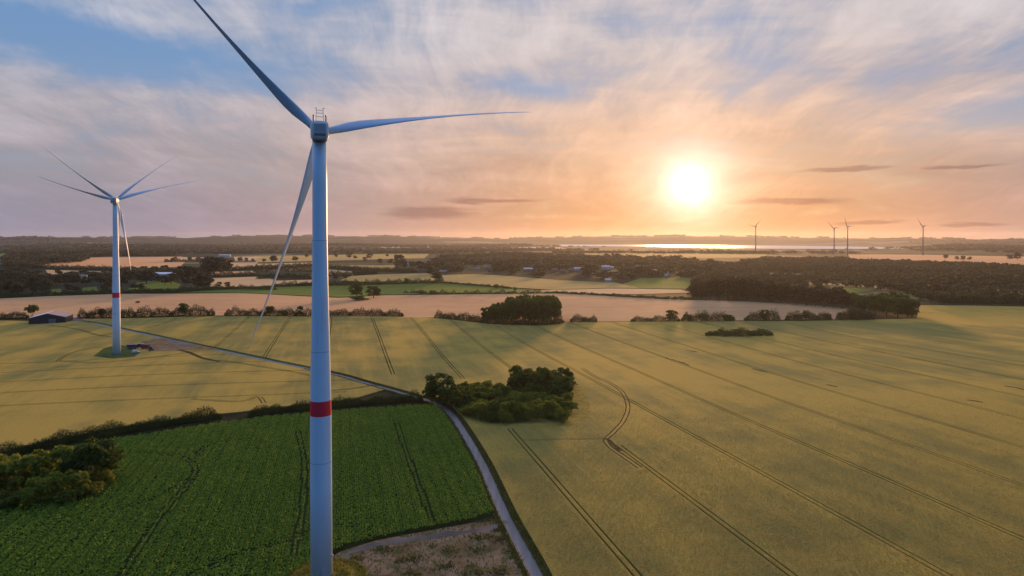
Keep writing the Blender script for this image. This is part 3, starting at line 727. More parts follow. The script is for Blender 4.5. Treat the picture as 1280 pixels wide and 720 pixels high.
    if detail >= 2:
        a0 = RAD(-60); dx, dy = math.cos(a0), math.sin(a0)
        st = empty('steps', (0, 0, 0)); bpy.data.objects.remove(st)
        for q in range(6):
            bm = bmesh.new(); dd = rad(1) + 0.7 + q * 0.32; box(bm, (dx * dd, dy * dd, 1.75 - q * 0.27), (0.32, 1.1, 0.06), a0); bm_obj('step', bm, 'grey_metal', t)
        for s in (-1, 1):
            bm = bmesh.new(); ox, oy = -dy * 0.55 * s, dx * 0.55 * s
            p0 = Vector((dx * (rad(1) + 0.3) + ox, dy * (rad(1) + 0.3) + oy, 2.8)); p1 = Vector((dx * (rad(1) + 2.5) + ox, dy * (rad(1) + 2.5) + oy, 1.2))
            rod(bm, p0, p1, 0.04); rod(bm, p0 - Vector((0, 0, 1.0)), p0, 0.04); rod(bm, p1 - Vector((0, 0, 1.2)), p1, 0.04); rod(bm, p0 - Vector((0, 0, .9)), p1 - Vector((0, 0, .9)), 0.06)
            bm_obj('handrail', bm, 'grey_metal', t)
        bm = bmesh.new(); a1 = RAD(-8); z = 6.6; box(bm, (math.cos(a1) * (rad(z) + 0.25), math.sin(a1) * (rad(z) + 0.25), z), (0.5, 0.35, 0.35), a1, 0.04); bm_obj('wall_lamp', bm, 'white_paint', t)
    return t
turbine(tuple(BASE), 118.3, 61.0, [(668, 139), (230, -22), (312, 430)], 'tall white wind turbine with red band standing in the left foreground')
TB = G(146, 443.5)
turbine(tuple(TB), 120.0 + TB[2] * 0, 60.5, [(240, 227.5), (56, 186), -92.0], 'white wind turbine with red band standing in the left wheat field', detail=1)
p_top = at_depth(143.2, 250, 640); zb = float(hgt(p_top[0], 636))
turbine((p_top[0] + 2.4, 636.0, zb), p_top[2], 68.0, [(205, 206), (49, 221), (164, 344)], 'added wind turbine behind the left one, its blades standing in for a ghost rotor image', detail=1, scale=0.95)  # added turbine, stands in for the ghost blades of a blended exposure
for q, (bx, by, hx, hy, tips, lab) in enumerate([
    (944.5, 317, 944.5, 283, [(933, 279.5), (952, 275), (944.8, 296)], 'distant wind turbine nearest to the setting sun, alone'),
    (1042.6, 317.5, 1043.7, 285.5, [(1035, 277), (1052, 283.6), (1041, 297)], 'distant wind turbine, left and lower one of the close pair'),
    (1059.4, 319.3, 1060, 283, [(1056, 270), (1069, 283.6), (1052.6, 293.7)], 'distant wind turbine, right and taller one of the close pair'),
    (1153.6, 319.3, 1154.3, 282.7, [(1146.6, 271.6), (1164, 281), (1149.6, 294)], 'distant wind turbine farthest right on the horizon')]):
    b = G(bx, by); hz = at_depth(hx, hy, b[1])[2]
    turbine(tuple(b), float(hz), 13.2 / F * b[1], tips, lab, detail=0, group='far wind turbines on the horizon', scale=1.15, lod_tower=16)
sheet('grass_patch', [(117, 446), (130, 436), (146, 432), (166, 434), (176, 441), (168, 447), (140, 449)], 'verge_grass', 0.62, 10.0, skirt=False)

# ------------------------------------------------------------------ trees and hedges
def unit(v): return v / (np.linalg.norm(v, axis=-1, keepdims=True) + 1e-9)
def leaf_quads(P, N, size, jit=0.8, asp=0.8):
    """one slightly folded leaf spray (quad) at each point"""
    n = len(P); nn = unit(N + jit * rng.normal(size=(n, 3)))
    t = unit(np.cross(nn, rng.normal(size=(n, 3)))); b = np.cross(nn, t)
    s = (size * (0.65 + 0.7 * rng.random(n)))[:, None] if np.ndim(size) == 0 else (size * (0.65 + 0.7 * rng.random(n)))[:, None]
    q = np.stack([P - t * s * 0.5 - b * s * asp * 0.35, P + t * s * 0.15 - b * s * asp * 0.5, P + t * s * 0.5 + b * s * asp * 0.3, P - t * s * 0.2 + b * s * asp * 0.5], 1)
    return q.reshape(-1, 3)
def quads_mesh(name, verts, mat): return mesh_np(name, verts, np.arange(len(verts)).reshape(-1, 4), mat)
def crown_points(n, shape, lobes, seed):
    """points and outward normals on a heap of lobes; unit-height tree"""
    r = np.random.default_rng(seed); cs, rs = [], []
    for i in range(lobes):
        z = r.uniform(0, 1); a = r.uniform(0, 6.283)
        if shape == 'oak': zz = 0.24 + 0.62 * z; rad = 0.34 * math.sqrt(max(0.05, 1 - ((zz - 0.50) / 0.44) ** 2)) * math.sqrt(r.uniform(0.15, 1)); q = r.uniform(0.07, 0.15)
        elif shape == 'tall': zz = 0.24 + 0.64 * z; rad = 0.20 * math.sqrt(max(0.05, 1 - ((zz - 0.5) / 0.48) ** 2)) * math.sqrt(r.uniform(0.1, 1)); q = r.uniform(0.08, 0.13)
        else: zz = 0.18 + 0.58 * z; rad = 0.42 * math.sqrt(max(0.05, 1 - ((zz - 0.30) / 0.62) ** 2)) * math.sqrt(r.uniform(0.15, 1)); q = r.uniform(0.09, 0.19)
        cs.append((rad * math.cos(a), rad * math.sin(a), zz)); rs.append(q)
    cs, rs = np.array(cs), np.array(rs); w = rs ** 2 / (rs ** 2).sum()
    k = r.choice(lobes, n, p=w); d = unit(r.normal(size=(n, 3))); d[:, 2] = np.where(d[:, 2] < -0.35, -d[:, 2], d[:, 2])
    rr = rs[k] * np.where(r.random(n) < 0.7, r.uniform(0.85, 1.15, n), r.uniform(0.3, 0.9, n))
    P = cs[k] + d * rr[:, None]; P[:, 2] = np.maximum(P[:, 2], 0.04 if shape == 'bush' else 0.13)
    return P, d, cs
def trunk_mesh(shape, cs, seg=7):
    bm = bmesh.new()
    if shape == 'bush':
        for q in range(4):
            a = q * 1.7; rod(bm, (0.02 * math.cos(a), 0.02 * math.sin(a), -0.03), (0.16 * math.cos(a), 0.16 * math.sin(a), 0.42), 0.018, 5, 0.006)
    else:
        top = 0.62 if shape == 'oak' else 0.82
        lathe(bm, [(0.036, -0.03), (0.026, 0.03), (0.021, 0.20), (0.015, 0.42), (0.006, top)], seg)
        for q in range(6):
            c = cs[q % len(cs)]; z0 = 0.18 + 0.06 * q; rod(bm, (0, 0, z0), (c[0] * 0.85, c[1] * 0.85, max(c[2], z0 + 0.06)), 0.010, 5, 0.003)
    me = bpy.data.meshes.new('trunk'); bm.to_mesh(me); bm.free(); me.materials.append(MATS['bark']); return me
PROTO = {}
for shape, nv in (('oak', 4), ('tall', 3), ('bush', 4)):
    for v in range(nv):
        for lod, n, sz in (('fine', 2300, 0.060), ('mid', 800, 0.088), ('far', 130, 0.19)):
            P, d, cs = crown_points(n, shape, {'oak': 34, 'tall': 26, 'bush': 24}[shape], 100 + v * 7 + len(shape))
            s = sz * (0.8 if shape == 'tall' else 1.25 if shape == 'bush' else 1.0)
            q = leaf_quads(P, d, s)
            for mt in (('tree_leaves', 'pale_leaves') if lod != 'far' else ('tree_leaves',)):
                PROTO[shape, v, lod, mt] = quads_mesh('crown', q, mt)
            PROTO[shape, v, lod, 'verts'] = q
        PROTO[shape, v, 'trunk'] = trunk_mesh(shape, cs)
        # single-mesh far tree: crown and trunk together
        tm = PROTO[shape, v, 'trunk']; bm = bmesh.new(); bm.from_mesh(PROTO[shape, v, 'mid', 'tree_leaves']); k0 = len(bm.faces); bm.from_mesh(tm)
        for i, f in enumerate(bm.faces): f.material_index = 0 if i < k0 else 1
        me = bpy.data.meshes.new('tree'); bm.to_mesh(me); bm.free(); me.materials.append(MATS['wood_leaves']); me.materials.append(MATS['bark']); PROTO[shape, v, 'single'] = me
NV = {'oak': 4, 'tall': 3, 'bush': 4}
def tree(x, y, h, w, shape, label, group=None, lod='mid', leaf='tree_leaves', single=False, zoff=0.0, name=None):
    """h height in m, w crown width in m"""
    wid = {'oak': 0.80, 'tall': 0.50, 'bush': 1.05}[shape]; v = random.randrange(NV[shape])
    sx = w / wid; loc = (x, y, float(hgt(x, y)) + zoff); rz = random.uniform(0, 6.28)
    nm = name or ('shrub' if shape == 'bush' else 'tree'); cat = 'shrub' if shape == 'bush' else 'tree'
    if single:
        o = obj(nm, PROTO[shape, v, 'single']); o.location = loc; o.rotation_euler = (0, 0, rz); o.scale = (sx, sx, h)
    else:
        o = empty(nm, loc, rz); o.scale = (sx, sx * random.uniform(0.9, 1.1), h)
        obj('trunk', PROTO[shape, v, 'trunk'], o); obj('crown', PROTO[shape, v, lod, leaf], o)
    return tag(o, label, cat, group)
def tree_px(px, py, hpx, wpx, shape, label, **k):
    g = G(px, py); s = g[1] / F
    return tree(g[0], g[1], hpx * s, wpx * s, shape, label, **k)
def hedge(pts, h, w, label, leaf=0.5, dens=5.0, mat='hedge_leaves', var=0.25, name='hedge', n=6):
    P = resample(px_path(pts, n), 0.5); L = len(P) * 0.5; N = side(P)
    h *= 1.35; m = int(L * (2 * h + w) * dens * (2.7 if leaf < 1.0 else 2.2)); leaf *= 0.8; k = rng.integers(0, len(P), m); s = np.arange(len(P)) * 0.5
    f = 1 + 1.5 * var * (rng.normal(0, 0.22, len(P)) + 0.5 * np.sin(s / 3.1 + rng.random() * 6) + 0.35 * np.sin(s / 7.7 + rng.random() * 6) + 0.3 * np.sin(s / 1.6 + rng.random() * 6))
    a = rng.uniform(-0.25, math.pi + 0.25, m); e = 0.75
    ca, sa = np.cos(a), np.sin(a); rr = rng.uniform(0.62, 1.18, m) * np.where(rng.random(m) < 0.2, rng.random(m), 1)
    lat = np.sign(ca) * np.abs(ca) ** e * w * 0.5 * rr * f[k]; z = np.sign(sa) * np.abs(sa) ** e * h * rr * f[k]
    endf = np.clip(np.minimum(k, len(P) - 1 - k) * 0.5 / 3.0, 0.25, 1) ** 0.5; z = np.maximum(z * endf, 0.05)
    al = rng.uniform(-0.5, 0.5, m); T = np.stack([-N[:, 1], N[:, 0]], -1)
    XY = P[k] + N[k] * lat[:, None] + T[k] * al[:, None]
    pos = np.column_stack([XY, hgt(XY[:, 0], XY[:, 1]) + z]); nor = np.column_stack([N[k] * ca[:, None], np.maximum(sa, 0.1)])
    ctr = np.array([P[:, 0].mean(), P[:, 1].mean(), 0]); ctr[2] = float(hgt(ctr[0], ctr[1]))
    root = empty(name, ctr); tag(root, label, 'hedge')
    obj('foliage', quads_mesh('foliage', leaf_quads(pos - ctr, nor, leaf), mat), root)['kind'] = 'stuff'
    bm = bmesh.new(); Q = P[::4]
    for q in Q:
        zz = float(hgt(q[0], q[1])) - ctr[2]; dx, dy = rng.uniform(-0.4, 0.4, 2)
        rod(bm, (q[0] - ctr[0], q[1] - ctr[1], zz - 0.1), (q[0] - ctr[0] + dx, q[1] - ctr[1] + dy, zz + h * 0.6), 0.07, 4, 0.02)
    bm_obj('stems', bm, 'bark', root)['kind'] = 'stuff'
    return root

# near hedge along the maize
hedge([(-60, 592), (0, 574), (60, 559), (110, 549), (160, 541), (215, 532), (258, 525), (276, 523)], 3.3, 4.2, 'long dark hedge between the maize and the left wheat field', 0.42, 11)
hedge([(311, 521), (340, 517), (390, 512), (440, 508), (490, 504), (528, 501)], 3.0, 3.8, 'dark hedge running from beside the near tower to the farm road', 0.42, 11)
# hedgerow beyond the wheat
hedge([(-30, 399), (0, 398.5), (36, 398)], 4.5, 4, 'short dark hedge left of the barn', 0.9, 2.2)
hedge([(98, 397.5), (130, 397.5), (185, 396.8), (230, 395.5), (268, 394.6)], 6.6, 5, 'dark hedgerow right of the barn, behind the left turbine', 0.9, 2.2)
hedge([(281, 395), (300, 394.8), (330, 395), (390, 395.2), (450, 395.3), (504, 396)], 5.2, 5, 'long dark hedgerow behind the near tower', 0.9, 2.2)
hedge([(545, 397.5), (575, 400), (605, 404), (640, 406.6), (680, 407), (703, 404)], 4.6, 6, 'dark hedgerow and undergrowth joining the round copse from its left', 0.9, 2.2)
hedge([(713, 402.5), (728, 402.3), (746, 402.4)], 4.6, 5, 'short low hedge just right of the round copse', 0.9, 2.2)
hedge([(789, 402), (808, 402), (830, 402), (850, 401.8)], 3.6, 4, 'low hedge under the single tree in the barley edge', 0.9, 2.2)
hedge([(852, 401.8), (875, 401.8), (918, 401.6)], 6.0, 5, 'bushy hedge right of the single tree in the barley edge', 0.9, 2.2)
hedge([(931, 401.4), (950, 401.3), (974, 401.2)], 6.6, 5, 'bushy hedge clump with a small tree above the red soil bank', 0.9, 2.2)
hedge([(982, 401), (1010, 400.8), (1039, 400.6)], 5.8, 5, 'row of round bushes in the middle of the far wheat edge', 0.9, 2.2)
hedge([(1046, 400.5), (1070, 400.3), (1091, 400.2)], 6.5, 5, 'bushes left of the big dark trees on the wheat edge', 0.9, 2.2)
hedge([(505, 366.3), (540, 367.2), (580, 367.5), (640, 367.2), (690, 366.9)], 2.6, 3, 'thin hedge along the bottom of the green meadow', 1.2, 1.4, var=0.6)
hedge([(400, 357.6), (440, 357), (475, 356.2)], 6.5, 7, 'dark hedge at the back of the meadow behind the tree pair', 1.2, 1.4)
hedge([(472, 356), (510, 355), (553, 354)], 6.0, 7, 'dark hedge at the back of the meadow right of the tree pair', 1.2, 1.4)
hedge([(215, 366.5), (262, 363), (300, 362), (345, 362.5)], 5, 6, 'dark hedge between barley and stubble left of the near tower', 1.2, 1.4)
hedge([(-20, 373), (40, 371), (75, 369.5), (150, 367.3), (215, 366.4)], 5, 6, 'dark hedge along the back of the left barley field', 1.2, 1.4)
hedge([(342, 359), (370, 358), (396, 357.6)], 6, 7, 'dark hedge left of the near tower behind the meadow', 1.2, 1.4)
for pts, lab in [
    ([(40, 335.5), (90, 336.5), (140, 337.6), (170, 338.2)], 'far hedge under the orange field on the left'),
    ([(318, 340), (350, 338.8), (395, 339.3)], 'far hedge between the narrow stubble strips'), ([(318, 334.8), (360, 334), (396, 332.6)], 'far hedge above the narrow stubble strips'),
    ([(322, 349), (350, 347.5), (388, 348.5)], 'far thick hedge left of the near tower, lowest of the stack'), ([(410, 335.6), (440, 337.2), (480, 339.6), (520, 341.2)], 'far hedge curving down to the village'),
    ([(410, 345), (440, 344.6), (470, 342.4)], 'far thick hedge right of the near tower'), ([(258, 346), (290, 345.6), (322, 345)], 'far hedge above the beige stubble field'),
    ([(255, 338.2), (290, 338), (322, 336.4)], 'far hedge under the small stubble field'), ([(205, 327.6), (235, 327.4), (258, 327.4)], 'far hedge with round bushes beyond the orange field'),
    ([(690, 366.4), (760, 370.2), (830, 374), (865, 374.4)], 'dark green bank along the barley field near the wood'),
    ([(640, 361.2), (600, 357.6), (555, 354)], 'low hedge sloping along the top of the green meadow'), ([(1180, 378.5), (1220, 379.2), (1270, 380), (1320, 381)], 'scrubby hedge at the far right wheat edge')]:
    lowly = 'bank' in lab or 'sloping' in lab
    hedge(pts, 2.4 if lowly else 7.0, 5 if lowly else 9, lab, 1.9, 0.6)

# the thicket island beyond the wheat
g = G(922, 420.5)
hedge([(882, 419.6), (905, 420), (930, 420), (950, 419.6), (962, 419)], 3.6, 16, 'low island of scrub standing in the right wheat field', 0.9, 2.2, name='thicket')

# near copse beside the road
def scatter_poly(poly, spacing, seed, jit=0.35):
    r = np.random.default_rng(seed); P = np.array([W2(*p) for p in poly]); lo, hi = P.min(0), P.max(0)
    X, Y = np.meshgrid(np.arange(lo[0], hi[0], spacing), np.arange(lo[1], hi[1], spacing)); X = X.ravel(); Y = Y.ravel()
    X = X + r.normal(0, jit * spacing, X.size); Y = Y + r.normal(0, jit * spacing, Y.size); k = in_poly(X, Y, P); return X[k], Y[k]
lab = 'one of the leafy trees massed in the copse beside the farm road'
X, Y = scatter_poly([(566, 514), (586, 524), (612, 531), (704, 531), (714, 520), (708, 498), (640, 492), (600, 490), (572, 497)], 5.4, 3)
for x, y in zip(X, Y):
    tree(x, y, random.uniform(5.0, 10.0), random.uniform(6.0, 10.5), random.choice(['bush', 'bush', 'bush', 'oak']), lab, 'copse beside the farm road', 'fine', random.choice(['tree_leaves', 'pale_leaves', 'pale_leaves']))
lab = 'one of the darker taller trees at the back of the copse by the farm road'
X, Y = scatter_poly([(630, 500), (708, 502), (710, 484), (636, 483)], 7.5, 5)
for x, y in zip(X, Y):
    tree(x, y, random.uniform(8.5, 14.5), random.uniform(8, 12), random.choice(['oak', 'oak', 'bush']), lab, 'tall trees of the copse beside the farm road', 'fine', 'tree_leaves')
tree_px(549, 503, 37, 38, 'oak', 'dark pointed tree at the left tip of the copse, overhanging the road', lod='fine')
tree_px(563, 509, 32, 38, 'bush', 'dark bush right of the pointed tree where the road bends', lod='fine')
tree_px(578, 515, 30, 36, 'bush', 'broad green bush leaning over the road bend', lod='fine')
tree_px(540, 501.5, 22, 26, 'bush', 'dark bush at the foot of the pointed tree by the road', lod='fine')
# near left clump
for (px, py, hp, wp, sh, lf, lb) in [(118, 604, 62, 66, 'bush', 'tree_leaves', 'largest dark round tree of the near left clump'), (60, 608, 56, 68, 'bush', 'pale_leaves', 'middle round tree of the near left clump'),
        (8, 616, 54, 74, 'bush', 'pale_leaves', 'dark tree cut by the left edge of the near left clump'), (86, 626, 44, 52, 'bush', 'pale_leaves', 'yellowish round bush in front of the near left clump'),
        (48, 633, 42, 40, 'bush', 'pale_leaves', 'dull green bush left of the yellowish one in the near clump'), (128, 606, 24, 34, 'bush', 'pale_leaves', 'small pale bush at the right tip of the near left clump'),
        (112, 620, 18, 36, 'bush', 'pale_leaves', 'low bush right of the yellowish bush in the near left clump'), (12, 634, 22, 50, 'bush', 'tree_leaves', 'low dark bush at the lower left of the near clump'), (-30, 625, 60, 80, 'oak', 'tree_leaves', 'tree at the outer left end of the near clump')]:
    tree_px(px, py, hp, wp, sh, lb, lod='fine', leaf=lf, group='near left clump of trees')
# round copse on the barley edge
lab = 'one of the dark trees of the round copse on the barley edge'
X, Y = scatter_poly([(608, 404), (640, 406.5), (690, 406.5), (704, 403), (700, 396), (650, 396), (615, 399)], 8.5, 8)
for x, y in zip(X, Y):
    pxx = 640 + F * x / y
    tree(x, y, (random.uniform(24, 28) if pxx > 635 else random.uniform(17, 21)) * (0.9 if pxx > 690 else 1), random.uniform(12, 17), 'oak', lab, 'round copse on the barley edge')
# single trees and bushes of the middle distance
for (px, py, hp, wp, sh, lb) in [(337, 395, 13, 13, 'oak', 'small round tree in the hedgerow left of the near tower'), (375, 395, 13, 10, 'oak', 'small round tree in the hedgerow close beside the near tower'), (354, 395, 8, 14, 'bush', 'bush between the two small trees of the hedgerow'),
        (230, 395, 17, 15, 'oak', 'round tree standing out of the hedgerow right of the left turbine'), (128, 397, 13, 11, 'bush', 'pale round tree standing out of the hedgerow beside the left turbine'), (40, 396, 17, 15, 'bush', 'pale round tree behind the barn'),
        (840, 402, 15, 15, 'oak', 'single tree standing in the hedge on the barley edge'), (956, 401.3, 15, 13, 'oak', 'small tree rising from the bushy hedge clump'), (860, 402, 10, 14, 'bush', 'round bush just right of the single tree'),
        (878, 402, 11, 14, 'bush', 'second round bush right of the single tree'), (910, 401.7, 10, 14, 'bush', 'round bush at the right end of the bushy hedge'), (985, 401, 7, 8, 'bush', 'small lone bush left of the row of round bushes'), (996, 401, 9, 10, 'bush', 'left bush of the row of round bushes'),
        (1008, 401, 13, 11, 'oak', 'tallest bush of the row of round bushes'), (1034, 400.8, 10, 11, 'bush', 'right end bush of the row of round bushes'), (1066, 400.6, 15, 14, 'oak', 'tree left of the big dark trees on the wheat edge'), (1052, 400.6, 11, 12, 'bush', 'bush left of the small tree near the big dark trees'),
        (446, 373, 20, 20, 'oak', 'left tree of the dark pair on the meadow edge'), (467, 372.5, 16, 20, 'oak', 'right tree of the dark pair on the meadow edge'), (448, 375.5, 6, 26, 'bush', 'low bush at the foot of the dark tree pair'),
        (545.5, 354, 16, 13, 'tall', 'lone tall tree at the end of the meadow hedge'), (508, 354.8, 8, 7, 'bush', 'small round bush in the hedge behind the meadow'), (620.5, 361, 7, 6, 'bush', 'lone dark bush on the slope above the meadow'), (644, 363.5, 5, 5, 'bush', 'small lone bush right of the one above the meadow'),
        (526, 368, 6, 11, 'bush', 'dark bush at the left end of the thin meadow hedge'), (541, 368, 6, 11, 'bush', 'second dark bush of the thin meadow hedge'), (172, 379, 3, 6, 'bush', 'tiny bush out in the left barley field')]:
    tree_px(px, py, hp, wp, sh, lb, lod='mid')
lab = 'one of the big dark trees at the right end of the wheat edge'
for px, py, hp in [(1080, 392, 24), (1094, 394, 27), (1108, 396, 27), (1122, 398, 28), (1134, 398.5, 26), (1140, 397, 23), (1103, 390, 25), (1120, 391, 27), (1072, 389, 22), (1130, 392, 25)]:
    tree_px(px, py, hp, hp * 0.95, 'oak', lab, group='big dark trees on the wheat edge')
# left woods and far single trees
lab = 'one of the dark trees of the left wood behind the barley'
X, Y = scatter_poly([(-60, 371), (0, 370.5), (60, 368), (58, 352), (30, 345), (0, 346), (-60, 348)], 27, 11)
for x, y in zip(X, Y): tree(x, y, random.uniform(16, 24), random.uniform(16, 24), random.choice(['oak', 'oak', 'tall']), lab, 'trees of the left wood', single=True)
lab = 'one of the scattered dark trees around the left farm'
for px, py, hp in [(70, 357, 14), (82, 356, 15), (95, 355, 12), (108, 357, 12), (118, 352, 10), (126, 356, 12), (73, 344, 9), (90, 347, 8), (150, 358, 16), (160, 352, 14), (183, 355, 18), (176, 353, 12), (198, 353, 9), (206, 356, 12), (214, 355, 14), (222, 352, 16), (230, 350, 18), (238, 350, 17), (247, 348, 14), (255, 362, 20), (248, 360, 15), (260, 356, 14), (232, 357, 12),
        (268, 345, 24), (262, 340, 20), (275, 341, 20), (283, 339, 15), (258, 343, 14), (274, 359, 7), (284, 359, 7), (145, 362, 12), (135, 361, 10), (85, 364, 9), (95, 365, 8), (130, 365, 9), (168, 362, 8), (176, 363, 9)]:
    tree_px(px, py, hp, hp * 1.15, 'oak', lab, group='trees around the left farm', single=True)
lab = 'one of the small far trees dotted along the field edges'
for px, py, hp in [(237, 327, 6), (248, 327, 6), (219, 327, 6), (215, 327, 5), (330, 328, 5), (341, 328, 9), (343, 327, 7), (369, 327, 7), (383, 322, 5), (437, 323, 8), (444, 324, 5), (420, 322, 5), (462, 324, 8), (456, 327, 6), (475, 330, 7), (488, 330, 7), (495, 324, 6), (500, 332, 14), (497, 334, 10), (505, 336, 10), (515, 335, 9), (525, 338, 12), (535, 339, 11), (484, 321, 4), (300, 327, 6), (308, 327, 5), (316, 327, 4), (420, 350, 8), (432, 349, 7), (1182, 324, 6), (1196, 325, 5), (1204, 325.5, 6), (1212, 325.5, 5), (1262, 325, 7), (1272, 325, 9)]:
    tree_px(px, py, hp, hp * 1.1, 'oak', lab, group='small far trees', single=True)
# front rank of the right-hand wood
lab = 'one of the trees in the front rank of the right wood'
for px, py, hp in [(866, 374.5, 20), (876, 374.8, 24), (888, 375.2, 26), (899, 375.5, 28), (910, 375.8, 27), (921, 376.4, 29), (933, 377, 30), (945, 377.5, 28), (956, 378, 27), (966, 378.5, 26), (976, 379, 25), (986, 380, 24), (997, 381, 25), (1008, 382, 24), (1019, 383, 22), (1030, 384, 24), (1042, 385, 25), (1053, 386, 25), (1062, 386, 20), (1150, 380, 15), (1163, 380, 14), (1176, 380.4, 12), (1190, 380.6, 13), (1205, 380.9, 12), (1220, 381.2, 12), (1236, 381.6, 13), (1250, 381.9, 12), (1264, 382.2, 12), (1279, 382.6, 13), (1294, 383, 13),
        (872, 370, 22), (893, 371, 24), (915, 371, 26), (938, 372, 26), (960, 373, 24), (982, 374, 22), (1003, 376, 21), (1025, 378, 21), (1047, 379, 21)]:
    tree_px(px, py, hp, hp * 0.8, random.choice(['oak', 'oak', 'tall']), lab, group='front rank of the right wood', single=True)

# ------------------------------------------------------------------ woods that read as one mass
leaf_mat('pale_wood_leaves', (0.060, 0.062, 0.020), (0.10, 0.085, 0.028), (0.16, 0.125, 0.042), trans=0.25)
def blob_wood(name, label, pts, hs, widths, mat='wood_leaves', n=46, size=0.24):
    """many small trees in one mesh: each a heap of leaf sprays"""
    X, Y = pts; m = len(X); Z = hgt(X, Y); protos = [PROTO[s, v, 'far', 'verts'] for s in ('oak', 'bush') for v in range(4)]
    out = []
    for i, pv in enumerate(protos):
        k = np.arange(m) % len(protos) == i
        if not k.any(): continue
        q = pv.reshape(-1, 4, 3); q = q[rng.permutation(len(q))[:n]]
        a = rng.random(k.sum()) * 6.283; ca, sa = np.cos(a)[:, None, None], np.sin(a)[:, None, None]
        h = hs[k][:, None, None]; w = widths[k][:, None, None] / 0.85
        cen = q.mean(1, keepdims=True); qq = cen + (q - cen) * (size / 0.19)
        x = qq[None, :, :, 0] * w; y = qq[None, :, :, 1] * w; z = qq[None, :, :, 2] * h
        out.append(np.stack([x * ca - y * sa + X[k][:, None, None], x * sa + y * ca + Y[k][:, None, None], z + Z[k][:, None, None]], -1).reshape(-1, 3))
    v = np.concatenate(out); print(name, m, len(v) // 2)
    tag(obj(name, quads_mesh(name, v, mat)), label, 'woodland', kind='stuff')
OPENINGS = [[(985, 351), (1060, 354), (1150, 360), (1300, 367.5), (1300, 372), (1150, 365), (1060, 359.5), (985, 356)], [(905, 343), (960, 340.5), (1010, 342), (1000, 346), (920, 347.5)], [(1120, 341), (1200, 343), (1290, 347), (1290, 350), (1200, 346.5), (1120, 344)]]
VILLAGE = [(508, 332), (588, 336), (597, 336.5), (608, 334), (555, 342), (660, 339), (693, 340), (704, 341), (714, 340), (722, 338), (757, 336.5), (765, 336.8), (760, 352), (834.5, 346), (207, 345), (104, 350), (118, 350), (281, 321)]
def wood(label, poly, spacing, h, seed, n=46, size=0.24, thin=1.0):
    X, Y = scatter_poly(poly, spacing, seed); k = np.random.default_rng(seed).random(len(X)) < thin; X, Y = X[k], Y[k]
    qx = 640 + F * X / Y; qy = HOR + F * CAMZ / Y
    for pl in OPENINGS:
        o_ = in_poly(qx, qy, pl); qx, qy, X, Y = qx[~o_], qy[~o_], X[~o_], Y[~o_]
    for (a, b) in VILLAGE:
        open_ = (np.abs(qx - a) < 11) & (qy > b - 1.5) & (qy < b + 9); qx, qy, X, Y = qx[~open_], qy[~open_], X[~open_], Y[~open_]
    lump = np.sin(X / 61 + np.sin(Y / 83)) * np.sin(Y / 74 + 1) + 0.5 * np.sin(X / 23 + Y / 31)
    hs = rng.uniform(0.65, 1.25, len(X)) * h * (1 + 0.22 * lump); ws = hs * rng.uniform(0.8, 1.1, len(X)) * max(1.0, spacing / h * 1.1)
    pale = (np.sin(X / 140 + 2 * np.sin(Y / 190)) + np.sin(Y / 95 + X / 210) + rng.normal(0, 0.45, len(X))) > 0.75
    blob_wood('woodland', label, (X[~pale], Y[~pale]), hs[~pale], ws[~pale], n=n, size=size)
    blob_wood('woodland', 'paler trees scattered through the ' + {21: 'broad right-hand wood', 22: 'wooded village slope', 23: 'conifer block on the far left', 24: 'dark belt behind the left turbine', 25: 'gardens of the left farm'}[seed], (X[pale], Y[pale]), hs[pale] * 0.9, ws[pale], mat='pale_wood_leaves', n=n, size=size)
wood('broad wood covering the land right of the sun towards the far turbines', [(862, 371), (870, 350), (905, 334), (955, 323.5), (1000, 325), (1055, 323.5), (1075, 328), (1150, 329), (1230, 333), (1290, 334), (1420, 337), (1420, 380), (1280, 380), (1150, 377.5), (1148, 372), (1110, 364), (1040, 357.5), (1000, 358), (1030, 366), (1062, 372), (1062, 383), (1000, 379), (920, 375)], 14.0, 12.5, 21, n=32, thin=0.86, size=0.27)
wood('wooded village slope in the middle distance right of the near tower', [(530, 344.5), (540, 330), (556, 321), (640, 318), (700, 320.5), (760, 323), (850, 325), (905, 333), (868, 349), (800, 347), (770, 352), (700, 349), (640, 344), (580, 342)], 25.0, 16, 22, n=44, thin=0.72)
wood('dark conifer block on the far left plain', [(3, 336), (8, 324), (18, 318.5), (60, 317.5), (102, 319), (106, 328), (60, 331), (40, 336)], 17.0, 20, 23, n=40)
wood('dark belt of wood behind the left turbine', [(104, 321), (100, 315.5), (160, 314.5), (217, 315), (220, 321)], 25.0, 18, 24, n=36)
wood('dark wood and gardens around the left farm buildings', [(-60, 343), (0, 341), (60, 344), (140, 344), (160, 340), (258, 337), (258, 342), (160, 350), (140, 356), (60, 352), (-60, 352)], 21, 13, 25, thin=0.6)
# far bands across the plain, in front of the hills
r6 = np.random.default_rng(31); XX, YY = [], []
for q in range(150):
    px = r6.uniform(-150, 1430); Yc = math.exp(r6.uniform(math.log(3900), math.log(9300)))
    if 640 < px < 1200 and Yc > 4300: continue
    if 1060 < px < 1430 and 3000 < Yc < 4300: continue
    Xc = (px - 640) / F * Yc; Lx = r6.uniform(150, 800) * Yc / 5000; Ly = r6.uniform(40, 190); n = int(min(Lx * Ly / 500, 260))
    XX.append(Xc + r6.normal(0, Lx * 0.5, n)); YY.append(Yc + r6.normal(0, Ly * 0.5, n) + 0.08 * (XX[-1] - Xc))
X = np.concatenate(XX); Y = np.concatenate(YY); hs = r6.uniform(11, 20, len(X))
blob_wood('woodland', 'distant bands of trees across the plain below the hills', (X, Y), hs, hs * 2.0, n=11, size=0.46)
